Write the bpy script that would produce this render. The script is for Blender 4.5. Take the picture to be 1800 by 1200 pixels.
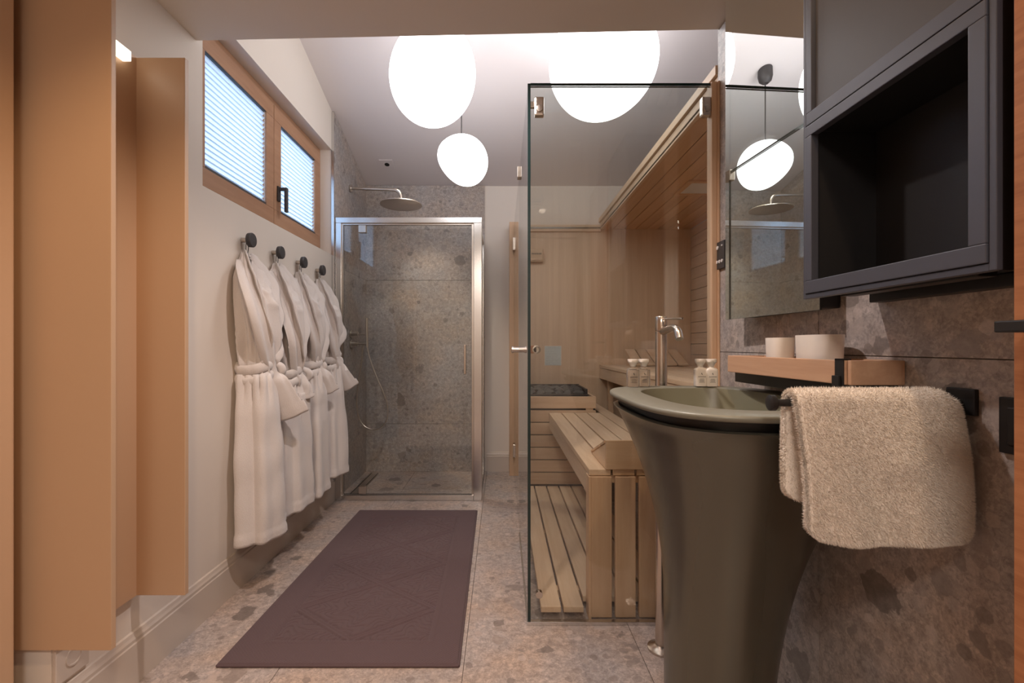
import bpy, bmesh, math, random
import numpy as np
from mathutils import Vector, Matrix, noise as mnoise

random.seed(7)
rng = np.random.default_rng(11)
for o in list(bpy.data.objects):
    bpy.data.objects.remove(o, do_unlink=True)
scene = bpy.context.scene
COL = scene.collection
PI = math.pi

# ------------------------------------------------------------------ camera
F_PX, CAM_H = 820.0, 1.05
cam_d = bpy.data.cameras.new('camera')
cam = bpy.data.objects.new('camera', cam_d)
COL.objects.link(cam)
cam.location = (0, 0, CAM_H)
cam.rotation_euler = (PI / 2, 0, 0)
cam_d.sensor_width = 36.0
cam_d.lens = F_PX / 1800 * 36.0
cam_d.shift_x = 18 / 1800
cam_d.shift_y = 8 / 1800
cam_d.clip_start = 0.02
scene.camera = cam

# ------------------------------------------------------------------ world, exposure
world = bpy.data.worlds.new('daylight')
scene.world = world
world.use_nodes = True
wb = world.node_tree.nodes['Background']
wb.inputs['Color'].default_value = (0.50, 0.70, 1.0, 1)
wb.inputs['Strength'].default_value = 1.9
vs = scene.view_settings
vs.view_transform = 'Standard'
vs.look = 'None'
vs.gamma = 1.0
vs.use_curve_mapping = False
vs.exposure = 1.5
scene.cycles.use_denoising = True
scene.cycles.max_bounces = 10
scene.cycles.diffuse_bounces = 5
scene.cycles.glossy_bounces = 6
scene.cycles.transparent_max_bounces = 24
scene.cycles.sample_clamp_indirect = 4.0
scene.cycles.caustics_reflective = False
scene.cycles.caustics_refractive = False

# lamps: (x, y, z, aim, watts, cone degrees, blend, colour)
WARM = (1.0, 0.66, 0.38)
DOWNLIGHTS = [
    (0.42, 0.80, (0.52, 0.86, 0.0), 9, 84, 0.35, WARM, 'over the towel rail'),
    (-0.45, 0.55, (-1.0, 1.44, 0.45), 13, 76, 0.8, WARM, 'over the mat end, nearest the open wardrobe'),
    (-0.10, 1.35, (-0.10, 1.75, 0.0), 23, 130, 0.7, (1.0, 0.86, 0.81), 'over the middle of the passage'),
    (0.35, -0.5, (0.35, -0.3, 0.0), 7, 140, 0.8, (1.0, 0.80, 0.62), 'behind the viewpoint'),
]
EGG = 1.6

# ------------------------------------------------------------------ node helpers
def new_mat(name):
    m = bpy.data.materials.new(name)
    m.use_nodes = True
    nt = m.node_tree
    b = nt.nodes['Principled BSDF']
    return m, nt, b

class G:
    def __init__(self, nt):
        self.nt = nt
    def n(self, typ, **kw):
        nd = self.nt.nodes.new(typ)
        ins = kw.pop('i', {})
        for k, v in kw.items():
            setattr(nd, k, v)
        for k, v in ins.items():
            self.set(nd.inputs[k], v)
        return nd
    def set(self, sock, v):
        if isinstance(v, bpy.types.NodeSocket):
            self.nt.links.new(v, sock)
        elif isinstance(v, bpy.types.Node):
            self.nt.links.new(v.outputs[0], sock)
        else:
            if isinstance(v, tuple) and len(v) == 3 and sock.type == 'RGBA':
                v = v + (1,)
            sock.default_value = v
    def math(self, op, a, b=None, c=None):
        nd = self.nt.nodes.new('ShaderNodeMath')
        nd.operation = op
        self.set(nd.inputs[0], a)
        if b is not None: self.set(nd.inputs[1], b)
        if c is not None: self.set(nd.inputs[2], c)
        return nd.outputs[0]
    def vmath(self, op, a, b):
        nd = self.nt.nodes.new('ShaderNodeVectorMath')
        nd.operation = op
        self.set(nd.inputs[0], a); self.set(nd.inputs[1], b)
        return nd.outputs[0]
    def mix(self, fac, a, b, blend='MIX'):
        nd = self.nt.nodes.new('ShaderNodeMix')
        nd.data_type = 'RGBA'; nd.blend_type = blend
        self.set(nd.inputs[0], fac); self.set(nd.inputs[6], a); self.set(nd.inputs[7], b)
        return nd.outputs[2]
    def rng(self, v, a, b, c, d, smooth=False):
        nd = self.nt.nodes.new('ShaderNodeMapRange')
        nd.interpolation_type = 'SMOOTHSTEP' if smooth else 'LINEAR'
        for k, x in zip(range(5), (v, a, b, c, d)): self.set(nd.inputs[k], x)
        return nd.outputs[0]
    def ramp(self, fac, stops):
        nd = self.nt.nodes.new('ShaderNodeValToRGB')
        el = nd.color_ramp.elements
        while len(el) < len(stops): el.new(0.5)
        for e, (p, c) in zip(el, stops):
            e.position = p; e.color = tuple(c) + (1,)
        self.set(nd.inputs[0], fac)
        return nd.outputs[0]

def srgb(r, g, b):
    f = lambda c: (c / 255 / 12.92) if c / 255 <= 0.04045 else ((c / 255 + 0.055) / 1.055) ** 2.4
    return (f(r), f(g), f(b))

def plain(name, col, rough=0.5, metal=0.0, spec=0.5, bump=0.0, bscale=60, vary=0.03, coat=0.0):
    m, nt, b = new_mat(name)
    g = G(nt)
    tc = g.n('ShaderNodeTexCoord')
    nz = g.n('ShaderNodeTexNoise', i={'Vector': tc.outputs['Object'], 'Scale': bscale, 'Detail': 3.0})
    c2 = tuple(min(1, x * (1 + vary)) for x in col)
    c1 = tuple(x * (1 - vary) for x in col)
    g.set(b.inputs['Base Color'], g.mix(nz.outputs[0], c1, c2))
    b.inputs['Roughness'].default_value = rough
    b.inputs['Metallic'].default_value = metal
    b.inputs['Specular IOR Level'].default_value = spec
    b.inputs['Coat Weight'].default_value = coat
    if bump:
        bp = g.n('ShaderNodeBump', i={'Height': nz.outputs[0], 'Strength': bump, 'Distance': 0.002})
        g.set(b.inputs['Normal'], bp.outputs[0])
    return m

def stone_mat(name, base, rough=0.45):
    m, nt, b = new_mat(name)
    g = G(nt)
    tc = g.n('ShaderNodeTexCoord')
    co = tc.outputs['Object']
    nz = g.n('ShaderNodeTexNoise', i={'Vector': co, 'Scale': 22.0, 'Detail': 5.0, 'Roughness': 0.65})
    off = g.vmath('MULTIPLY', g.vmath('SUBTRACT', nz.outputs['Color'], (0.5, 0.5, 0.5)), (0.020, 0.020, 0.020))
    cd = g.vmath('ADD', co, off)
    nzb = g.n('ShaderNodeTexNoise', i={'Vector': co, 'Scale': 11.0, 'Detail': 4.0, 'Roughness': 0.6})
    cdb = g.vmath('ADD', co, g.vmath('MULTIPLY', g.vmath('SUBTRACT', nzb.outputs['Color'], (0.5, 0.5, 0.5)), (0.11, 0.11, 0.11)))
    def clasts(scale, r0, r1, keep):
        v = g.n('ShaderNodeTexVoronoi', i={'Vector': cdb if scale < 20 else cd, 'Scale': scale})
        sep = g.n('ShaderNodeSeparateColor', i={0: v.outputs['Color']})
        sh = g.rng(v.outputs['Distance'], r0, r1, 1.0, 0.0, True)
        kp = g.math('GREATER_THAN', sep.outputs[0], 1 - keep)
        return g.math('MULTIPLY', sh, kp), sep.outputs[1], sep.outputs[2]
    # fine crushed matrix
    v3 = g.n('ShaderNodeTexVoronoi', i={'Vector': cd, 'Scale': 190.0})
    s3 = g.n('ShaderNodeSeparateColor', i={0: v3.outputs['Color']})
    v4 = g.n('ShaderNodeTexVoronoi', i={'Vector': cd, 'Scale': 62.0})
    s4 = g.n('ShaderNodeSeparateColor', i={0: v4.outputs['Color']})
    big = g.n('ShaderNodeTexNoise', i={'Vector': co, 'Scale': 2.2, 'Detail': 3.0})
    gr = g.n('ShaderNodeTexNoise', i={'Vector': cd, 'Scale': 42.0, 'Detail': 8.0, 'Roughness': 0.78})
    f = g.math('MULTIPLY', g.rng(s3.outputs[0], 0, 1, 0.84, 1.16), g.rng(s4.outputs[0], 0, 1, 0.93, 1.06))
    f = g.math('MULTIPLY', f, g.rng(gr.outputs[0], 0.32, 0.68, 0.66, 1.34))
    edge = g.n('ShaderNodeTexVoronoi', feature='DISTANCE_TO_EDGE', i={'Vector': cd, 'Scale': 46.0})
    f = g.math('MULTIPLY', f, g.rng(edge.outputs['Distance'], 0.0, 0.06, 0.92, 1.0))
    f = g.math('MULTIPLY', f, g.rng(big.outputs[0], 0.3, 0.7, 0.86, 1.12))
    warm = tuple(x * y for x, y in zip(base, (1.05, 0.99, 0.92)))
    cool = tuple(x * y for x, y in zip(base, (0.95, 1.0, 1.05)))
    big2 = g.n('ShaderNodeTexNoise', i={'Vector': co, 'Scale': 5.0, 'Detail': 2.0})
    c = g.mix(g.rng(big2.outputs[0], 0.35, 0.65, 0, 1), cool, warm)
    gray = g.n('ShaderNodeCombineColor', i={0: f, 1: f, 2: f})
    c = g.mix(1.0, c, gray.outputs[0], 'MULTIPLY')
    for scale, r0, r1, keep, dk, lt in ((28.0, 0.36, 0.44, 0.40, 0.50, 1.34), (13.0, 0.33, 0.39, 0.32, 0.45, 1.12), (6.0, 0.27, 0.30, 0.17, 0.42, 0.72)):
        mk, ra, rb = clasts(scale, r0, r1, keep)
        tone = g.rng(ra, 0, 1, dk, lt)
        tone = g.math('MULTIPLY', tone, g.rng(gr.outputs[0], 0.32, 0.68, 0.82, 1.18))
        tcx = g.n('ShaderNodeCombineColor', i={0: g.math('MULTIPLY', tone, base[0]), 1: g.math('MULTIPLY', tone, base[1]), 2: g.math('MULTIPLY', tone, base[2])})
        c = g.mix(g.math('MULTIPLY', mk, 0.72 if scale > 20 else 0.86), c, tcx.outputs[0])
    g.set(b.inputs['Base Color'], c)
    b.inputs['Roughness'].default_value = rough
    b.inputs['Specular IOR Level'].default_value = 0.4
    bp = g.n('ShaderNodeBump', i={'Height': s3.outputs[0], 'Strength': 0.08, 'Distance': 0.001})
    g.set(b.inputs['Normal'], bp.outputs[0])
    return m

def wood_mat(name, c1, c2, axis=1, stretch=14.0, scale=22.0, rough=0.5, band=0.35):
    m, nt, b = new_mat(name)
    g = G(nt)
    tc = g.n('ShaderNodeTexCoord')
    oi = g.n('ShaderNodeObjectInfo')
    sc = [1.0, 1.0, 1.0]; sc[axis] = 1.0 / stretch
    mp = g.n('ShaderNodeMapping', i={'Vector': tc.outputs['Object'], 'Scale': tuple(sc)})
    rnd = g.n('ShaderNodeCombineXYZ', i={0: g.math('MULTIPLY', oi.outputs['Random'], 9.0), 1: g.math('MULTIPLY', oi.outputs['Random'], 5.0), 2: 0.0})
    co = g.vmath('ADD', mp.outputs[0], rnd.outputs[0])
    n1 = g.n('ShaderNodeTexNoise', i={'Vector': co, 'Scale': scale, 'Detail': 6.0, 'Roughness': 0.6, 'Distortion': 0.6})
    n2 = g.n('ShaderNodeTexNoise', i={'Vector': co, 'Scale': scale * 7, 'Detail': 3.0})
    f = g.math('ADD', g.math('MULTIPLY', g.rng(n1.outputs[0], 0.32, 0.68, 0, 1), 1 - band), g.math('MULTIPLY', n2.outputs[0], band))
    c = g.mix(f, c1, c2)
    tint = g.rng(oi.outputs['Random'], 0, 1, 0.93, 1.07)
    tcx = g.n('ShaderNodeCombineColor', i={0: tint, 1: tint, 2: tint})
    c = g.mix(1.0, c, tcx.outputs[0], 'MULTIPLY')
    g.set(b.inputs['Base Color'], c)
    b.inputs['Roughness'].default_value = rough
    b.inputs['Specular IOR Level'].default_value = 0.35
    bp = g.n('ShaderNodeBump', i={'Height': n2.outputs[0], 'Strength': 0.12, 'Distance': 0.001})
    g.set(b.inputs['Normal'], bp.outputs[0])
    return m

def glass_mat(name, tint, f0=0.045):
    m, nt, b = new_mat(name)
    g = G(nt)
    nt.nodes.remove(b)
    out = nt.nodes['Material Output']
    lw = g.n('ShaderNodeLayerWeight', i={'Blend': 0.5})
    p5 = g.math('POWER', lw.outputs['Facing'], 5.0)
    fac = g.math('ADD', g.math('MULTIPLY', p5, 1 - f0), f0)
    tr = g.n('ShaderNodeBsdfTransparent', i={'Color': tint})
    gl = g.n('ShaderNodeBsdfGlossy', i={'Color': (1, 1, 1), 'Roughness': 0.0})
    mx = g.n('ShaderNodeMixShader', i={0: fac, 1: tr.outputs[0], 2: gl.outputs[0]})
    nt.links.new(mx.outputs[0], out.inputs['Surface'])
    return m

def fabric_mat(name, col, bscale=420, bump=0.6, rough=0.95, sheen=0.35, big=0.0):
    m, nt, b = new_mat(name)
    g = G(nt)
    tc = g.n('ShaderNodeTexCoord')
    nz = g.n('ShaderNodeTexNoise', i={'Vector': tc.outputs['Object'], 'Scale': bscale, 'Detail': 2.0})
    n2 = g.n('ShaderNodeTexNoise', i={'Vector': tc.outputs['Object'], 'Scale': 40.0, 'Detail': 3.0})
    h = g.math('ADD', nz.outputs[0], g.math('MULTIPLY', n2.outputs[0], big))
    g.set(b.inputs['Base Color'], g.mix(nz.outputs[0], tuple(x * 0.90 for x in col), tuple(min(1, x * 1.06) for x in col)))
    b.inputs['Roughness'].default_value = rough
    b.inputs['Specular IOR Level'].default_value = 0.1
    b.inputs['Sheen Weight'].default_value = sheen
    b.inputs['Sheen Roughness'].default_value = 0.6
    bp = g.n('ShaderNodeBump', i={'Height': h, 'Strength': bump, 'Distance': 0.003})
    g.set(b.inputs['Normal'], bp.outputs[0])
    return m

M = {}
M['paint'] = plain('paint_greige', srgb(226, 217, 207), 0.75, bscale=6, vary=0.015)
M['ceil'] = plain('paint_ceiling', srgb(224, 217, 217), 0.8, bscale=4, vary=0.01)
M['base'] = plain('baseboard_paint', srgb(205, 193, 182), 0.45, bscale=8, vary=0.02)
M['panel'] = plain('beige_lacquer', srgb(198, 166, 136), 0.42, bscale=5, vary=0.015)
M['stone'] = stone_mat('conglomerate_stone', srgb(172, 163, 158))
M['stone_floor'] = stone_mat('conglomerate_floor', srgb(178, 163, 155), 0.4)
M['grout'] = plain('grout', srgb(150, 140, 130), 0.9)
M['larch'] = wood_mat('window_wood', srgb(162, 122, 95), srgb(184, 144, 114), axis=1, rough=0.45)
M['sauna_y'] = wood_mat('sauna_wood_lengthwise', srgb(206, 174, 142), srgb(228, 202, 174), axis=1)
M['sauna_x'] = wood_mat('sauna_wood_crosswise', srgb(206, 172, 140), srgb(226, 198, 168), axis=0)
M['sauna_z'] = wood_mat('sauna_wood_upright', srgb(200, 162, 128), srgb(220, 188, 156), axis=2)
M['veneer'] = wood_mat('sauna_veneer', srgb(204, 172, 142), srgb(226, 198, 168), axis=2, stretch=26, scale=14, rough=0.4, band=0.25)
M['ceil_wood'] = wood_mat('sauna_ceiling_wood', srgb(204, 162, 124), srgb(222, 184, 146), axis=1, stretch=22)
M['oak'] = wood_mat('oak_door_wood', srgb(140, 88, 56), srgb(176, 120, 82), axis=1, stretch=18, scale=55)
M['tray'] = wood_mat('tray_oak', srgb(184, 144, 116), srgb(206, 168, 138), axis=1, stretch=16, scale=30)
M['black'] = plain('black_metal', srgb(38, 36, 36), 0.45, 0.3)
M['cab'] = plain('anthracite_frame', srgb(76, 78, 88), 0.42, 0.25)
M['cab_in'] = plain('anthracite_inside', srgb(24, 23, 25), 0.55, 0.0)
M['cab_door'] = plain('anthracite_door', srgb(64, 62, 65), 0.45, 0.1)
M['steel'] = plain('brushed_steel', srgb(205, 198, 190), 0.28, 1.0)
M['nickel'] = plain('satin_nickel', srgb(200, 190, 180), 0.24, 1.0)
M['alu'] = plain('polished_aluminium', srgb(214, 212, 210), 0.24, 1.0)
M['slate'] = plain('dark_slate', srgb(62, 60, 62), 0.55, bscale=90, vary=0.25)
M['basin'] = plain('olive_grey_enamel', srgb(106, 104, 94), 0.26, 0.7, spec=0.5, vary=0.02)
M['bowl'] = plain('olive_bowl', srgb(116, 114, 95), 0.35, 0.0)
M['rim'] = plain('olive_grey_rim', srgb(120, 119, 107), 0.42, 0.1, spec=0.5, vary=0.02)
M['gap'] = plain('black_gap', srgb(14, 14, 15), 0.4)
M['white'] = plain('white_ceramic', srgb(232, 226, 218), 0.3)
M['plastic'] = plain('white_plastic', srgb(230, 226, 222), 0.4)
M['robe'] = fabric_mat('white_terry', srgb(222, 215, 211), 380, 0.6, big=0.7)
M['towel'] = fabric_mat('white_plush', srgb(238, 228, 216), 500, 0.5)
M['mat'] = fabric_mat('aubergine_terry', srgb(100, 83, 86), 700, 0.5, sheen=0.08)
M['glass'] = glass_mat('clear_glass', (0.955, 0.968, 0.962))
M['glass_win'] = glass_mat('window_glass', (0.97, 0.98, 0.98))
M['glass_edge'] = plain('glass_edge_green', srgb(28, 46, 46), 0.15)
M['rock'] = plain('heater_stone', srgb(84, 82, 80), 0.85, bump=0.6, bscale=60, vary=0.3)
M['dark'] = plain('dark_plate', srgb(60, 56, 56), 0.5)

m, nt, b = new_mat('mirror_silver')
b.inputs['Base Color'].default_value = (0.86, 0.89, 0.87, 1); b.inputs['Metallic'].default_value = 1.0
b.inputs['Roughness'].default_value = 0.0
M['mirror'] = m

m, nt, b = new_mat('pendant_glow')
g = G(nt)
lw = g.n('ShaderNodeTexCoord')
nz = g.n('ShaderNodeTexNoise', i={'Vector': lw.outputs['Object'], 'Scale': 1.5})
b.inputs['Base Color'].default_value = (0.9, 0.9, 0.9, 1)
b.inputs['Roughness'].default_value = 0.35
g.set(b.inputs['Emission Color'], g.mix(nz.outputs[0], (1.0, 0.97, 0.97), (0.97, 0.97, 1.0)))
b.inputs['Emission Strength'].default_value = EGG
M['egg'] = m

m, nt, b = new_mat('pleated_blind')
g = G(nt)
nt.nodes.remove(b)
df = g.n('ShaderNodeBsdfDiffuse', i={'Color': (0.8, 0.84, 0.88)})
tl = g.n('ShaderNodeBsdfTranslucent', i={'Color': (0.80, 0.86, 0.92)})
mx = g.n('ShaderNodeMixShader', i={0: 0.6, 1: df.outputs[0], 2: tl.outputs[0]})
nt.links.new(mx.outputs[0], nt.nodes['Material Output'].inputs['Surface'])
M['blind'] = m

m, nt, b = new_mat('warm_led')
b.inputs['Emission Color'].default_value = (1.0, 0.86, 0.68, 1)
b.inputs['Emission Strength'].default_value = 6.0
M['led'] = m
m2 = m.copy(); m2.name = 'soft_led_bar'; m2.node_tree.nodes['Principled BSDF'].inputs['Emission Strength'].default_value = 0.9
M['led_soft'] = m2
m, nt, b = new_mat('clear_gel')
b.inputs['Base Color'].default_value = (0.95, 0.90, 0.84, 1); b.inputs['Roughness'].default_value = 0.05
b.inputs['Transmission Weight'].default_value = 0.85; b.inputs['IOR'].default_value = 1.3
M['gel'] = m
m, nt, b = new_mat('printed_notice')
g = G(nt)
tc = g.n('ShaderNodeTexCoord')
sp = g.n('ShaderNodeSeparateXYZ', i={0: tc.outputs['Object']})
ln = g.math('GREATER_THAN', g.math('FRACT', g.math('MULTIPLY', sp.outputs[2], 130.0)), 0.55)
wd = g.n('ShaderNodeTexNoise', i={'Vector': g.vmath('MULTIPLY', tc.outputs['Object'], (260.0, 1.0, 130.0)), 'Scale': 1.0})
ink = g.math('MULTIPLY', ln, g.math('GREATER_THAN', wd.outputs[0], 0.46))
g.set(b.inputs['Base Color'], g.mix(g.math('MULTIPLY', ink, 0.45), srgb(214, 222, 220), srgb(110, 116, 116)))
b.inputs['Roughness'].default_value = 0.6
M['notice'] = m

# ------------------------------------------------------------------ object helpers
def tag(o, label=None, cat=None, group=None, kind=None):
    if label: o['label'] = label
    if cat: o['category'] = cat
    if group: o['group'] = group
    if kind: o['kind'] = kind
    return o

def put(name, me, parent=None):
    o = bpy.data.objects.new(name, me)
    COL.objects.link(o)
    if parent is not None:
        o.parent = parent
        # part meshes are modelled in world coordinates: only an Empty's own location has to be undone
        o.matrix_parent_inverse = Matrix.Translation(-parent.location)
    return o

def thing(name, loc, label, cat, group=None, kind=None):
    o = bpy.data.objects.new(name, None)
    COL.objects.link(o)
    o.location = loc
    o.empty_display_size = 0.05
    return tag(o, label, cat, group, kind)

def mesh_obj(name, verts, faces, mat, parent=None, smooth=False, angle=None):
    me = bpy.data.meshes.new(name)
    me.from_pydata([tuple(v) for v in verts], [], [tuple(f) for f in faces])
    bm = bmesh.new(); bm.from_mesh(me)
    bmesh.ops.recalc_face_normals(bm, faces=bm.faces)
    bm.to_mesh(me); bm.free()
    mats = mat if isinstance(mat, (list, tuple)) else [mat]
    for x in mats: me.materials.append(x)
    if smooth:
        me.polygons.foreach_set('use_smooth', [True] * len(me.polygons))
        if angle: me.set_sharp_from_angle(angle=math.radians(angle))
    return put(name, me, parent)

def bm_obj(name, bm, mat, parent=None, smooth=False, angle=None):
    me = bpy.data.meshes.new(name)
    bmesh.ops.recalc_face_normals(bm, faces=bm.faces)
    bm.to_mesh(me); bm.free()
    mats = mat if isinstance(mat, (list, tuple)) else [mat]
    for x in mats: me.materials.append(x)
    if smooth:
        me.polygons.foreach_set('use_smooth', [True] * len(me.polygons))
        if angle: me.set_sharp_from_angle(angle=math.radians(angle))
    return put(name, me, parent)

def add_box(bm, x0, x1, y0, y1, z0, z1, bev=0.0, mi=0):
    vs_ = [bm.verts.new((x, y, z)) for z in (z0, z1) for y in (y0, y1) for x in (x0, x1)]
    fs = [bm.faces.new([vs_[i] for i in q]) for q in ((0, 1, 3, 2), (4, 6, 7, 5), (0, 4, 5, 1), (2, 3, 7, 6), (0, 2, 6, 4), (1, 5, 7, 3))]
    for f in fs: f.material_index = mi
    if bev > 0:
        es = list({e for f in fs for e in f.edges})
        bmesh.ops.bevel(bm, geom=es, offset=bev, segments=2, affect='EDGES', profile=0.6)
    return fs

def box(name, x0, x1, y0, y1, z0, z1, mat, parent=None, bev=0.0):
    bm = bmesh.new()
    add_box(bm, x0, x1, y0, y1, z0, z1, bev)
    return bm_obj(name, bm, mat, parent)

def boxes(name, lst, mat, parent=None, bev=0.0):
    bm = bmesh.new()
    for q in lst: add_box(bm, *q, bev=bev)
    return bm_obj(name, bm, mat, parent)

def prism(name, poly, axis, a, b, mat, parent=None, bev=0.0):
    """poly in the other two axes (cyclic order), extruded along axis from a to b"""
    def P(p, t):
        if axis == 0: return (t, p[0], p[1])
        if axis == 1: return (p[0], t, p[1])
        return (p[0], p[1], t)
    bm = bmesh.new()
    A = [bm.verts.new(P(p, a)) for p in poly]; B = [bm.verts.new(P(p, b)) for p in poly]
    bm.faces.new(A); bm.faces.new(B)
    n = len(poly)
    for i in range(n): bm.faces.new((A[i], A[(i + 1) % n], B[(i + 1) % n], B[i]))
    if bev: bmesh.ops.bevel(bm, geom=list(bm.edges), offset=bev, segments=2, affect='EDGES')
    return bm_obj(name, bm, mat, parent)

def loft_data(rings, close=True, cap0=True, cap1=True):
    n = len(rings[0]); V = [tuple(p) for r in rings for p in r]; Fc = []
    for k in range(len(rings) - 1):
        for i in range(n if close else n - 1):
            j = (i + 1) % n
            Fc.append((k * n + i, k * n + j, (k + 1) * n + j, (k + 1) * n + i))
    if cap0: Fc.append(tuple(range(n)))
    if cap1: Fc.append(tuple((len(rings) - 1) * n + i for i in range(n)))
    return V, Fc

def smooth_path(pts, n):
    pts = [Vector(p) for p in pts]
    P = [2 * pts[0] - pts[1]] + pts + [2 * pts[-1] - pts[-2]]
    out = []
    seg = len(pts) - 1
    for k in range(n + 1):
        t = k / n * seg
        i = min(int(t), seg - 1); u = t - i
        a, b_, c, d = P[i], P[i + 1], P[i + 2], P[i + 3]
        out.append(0.5 * ((2 * b_) + (c - a) * u + (2 * a - 5 * b_ + 4 * c - d) * u * u + (3 * b_ - a - 3 * c + d) * u ** 3))
    return out

def tube_rings(path, rad, sides=12, flat=None, up=Vector((0, 0, 1))):
    rings = []
    n = len(path)
    prev = None
    for k, p in enumerate(path):
        t = (path[min(k + 1, n - 1)] - path[max(k - 1, 0)]).normalized()
        if prev is None:
            a = up if abs(t.dot(up)) < 0.95 else Vector((1, 0, 0))
            nrm = (a - t * a.dot(t)).normalized()
        else:
            nrm = (prev - t * prev.dot(t)).normalized()
        prev = nrm
        bn = t.cross(nrm)
        r = rad(k / (n - 1)) if callable(rad) else rad
        r1, r2 = r if isinstance(r, tuple) else (r, r)
        rings.append([p + nrm * (r1 * math.cos(2 * PI * i / sides)) + bn * (r2 * math.sin(2 * PI * i / sides)) for i in range(sides)])
    return rings

def tube(name, pts, rad, mat, parent=None, n=0, sides=12, up=Vector((0, 0, 1)), cap=True):
    path = smooth_path(pts, n) if n else [Vector(p) for p in pts]
    V, Fc = loft_data(tube_rings(path, rad, sides, up=up), True, cap, cap)
    return mesh_obj(name, V, Fc, mat, parent, smooth=True, angle=50)

def lathe(name, prof, c, mat, parent=None, seg=32, axis='z', angle=40):
    """prof: list of (r, h) along the axis from c"""
    rings = []
    for r, h in prof:
        ring = []
        for i in range(seg):
            a = 2 * PI * i / seg
            u, v = r * math.cos(a), r * math.sin(a)
            if axis == 'z': ring.append((c[0] + u, c[1] + v, c[2] + h))
            elif axis == 'x': ring.append((c[0] + h, c[1] + u, c[2] + v))
            else: ring.append((c[0] + u, c[1] + h, c[2] + v))
        rings.append(ring)
    V, Fc = loft_data(rings)
    return mesh_obj(name, V, Fc, mat, parent, smooth=True, angle=angle)

def pane(name, x0, x1, y0, y1, z0, z1, parent, thin):
    """glass slab: large faces clear, edge faces green"""
    bm = bmesh.new()
    fs = add_box(bm, x0, x1, y0, y1, z0, z1)
    ax = {'x': 0, 'y': 1, 'z': 2}[thin]
    bm.normal_update()
    for f in fs:
        f.material_index = 0 if abs(f.normal[ax]) > 0.5 else 1
    return bm_obj(name, bm, [M['glass'], M['glass_edge']], parent)

def S(o):
    o['kind'] = 'structure'
    return o

# ------------------------------------------------------------------ key dimensions
XL, XR = -1.15, 0.815          # left wall, stone wall
YB = 3.92                      # back wall
YG = 1.757                     # sauna glass front / end of soffit
XS = 1.58                      # sauna right wall
def zc(y): return 2.40 + 0.32 * (3.90 - y)

# ------------------------------------------------------------------ floor with tiles
floor = S(box('floor', -1.7, 1.7, -1.6, 4.1, -0.12, -0.009, M['grout']))
xs = [-1.70, -1.325, -0.725, -0.125, 0.475, 1.075, 1.675]
ys = [-1.6, -1.175, 0.025, 1.225, 2.425, 3.625, 4.1]
for i in range(len(xs) - 1):
    for j in range(len(ys) - 1):
        box('floor_tile', xs[i] + .001, xs[i + 1] - .001, ys[j] + .001, ys[j + 1] - .001, -0.012, 0.0, M['stone_floor'], floor, 0.0006)

# ------------------------------------------------------------------ ceiling and soffit
mk = [(-1.7, 4.1), (1.75, 4.1), (1.75, 1.5), (-1.7, 1.5)]
V = [(x, y, zc(y)) for x, y in mk] + [(x, y, zc(y) + 0.15) for x, y in mk]
ceiling = S(mesh_obj('ceiling', V, [(0, 1, 2, 3), (4, 5, 6, 7), (0, 1, 5, 4), (1, 2, 6, 5), (2, 3, 7, 6), (3, 0, 4, 7)], M['ceil']))
zl, zr = 2.198, 2.242
V = [(-1.8, -1.7, zl - .012), (1.75, -1.7, zr + .02), (1.75, YG, zr + .02), (-1.8, YG, zl - .012)]
V += [(x, y, 3.25) for x, y, _ in V]
soffit = S(mesh_obj('ceiling_soffit', V, [(0, 1, 2, 3), (4, 5, 6, 7), (0, 1, 5, 4), (1, 2, 6, 5), (2, 3, 7, 6), (3, 0, 4, 7)], M['paint']))

# ------------------------------------------------------------------ left wall with window opening
WY0, WY1, WZ0, WZ1 = 1.793, 3.154, 1.667, 2.375
boxes_l = [(-1.45, XL, 1.19, WY0, 0, 2.6), (-1.45, XL, WY0, WY1, 0, WZ0), (-1.45, XL, WY0, WY1, WZ1, 3.25),
           (-1.45, XL, WY1, 4.1, 0, 2.8), (-1.45, XL, YG - .1, WY0, 2.6, 3.25)]
wall_left = S(boxes('wall_left', boxes_l, M['paint']))
S(box('wall_left_entry', -1.75, -1.45, -1.7, 1.6, 0, 2.3, M['panel']))
wall_back = S(box('wall_back', -1.45, 1.75, YB, 4.1, 0, 2.6, M['paint']))
S(box('wall_front', -1.8, 1.75, -1.75, -1.6, 0, 2.4, M['paint']))
wall_right = S(boxes('wall_right', [(XR + .009, 1.75, 0.0, YG - .003, 0, 2.3), (XR + .009, 1.75, -1.7, 0.0, 0, 2.3)], M['grout']))
S(box('wall_right_upper', XS + .03, 1.75, YG - .002, 4.1, 0, 3.25, M['ceil']))

# stone tiles on the right wall
for (z0, z1) in ((0.0, 1.028), (1.028, 2.236)):
    for (y0, y1) in ((0.0, 0.6), (0.6, 1.2), (1.2, YG)):
        box('wall_tile', XR, XR + .010, y0 + .001, y1 - .001, z0 + .001, z1 - .001, M['stone'], wall_right, 0.0006)
box('wall_tile', XR + .001, 1.75, YG - .003, YG + .004, 0.0, 2.25, M['stone'], wall_right)

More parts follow.
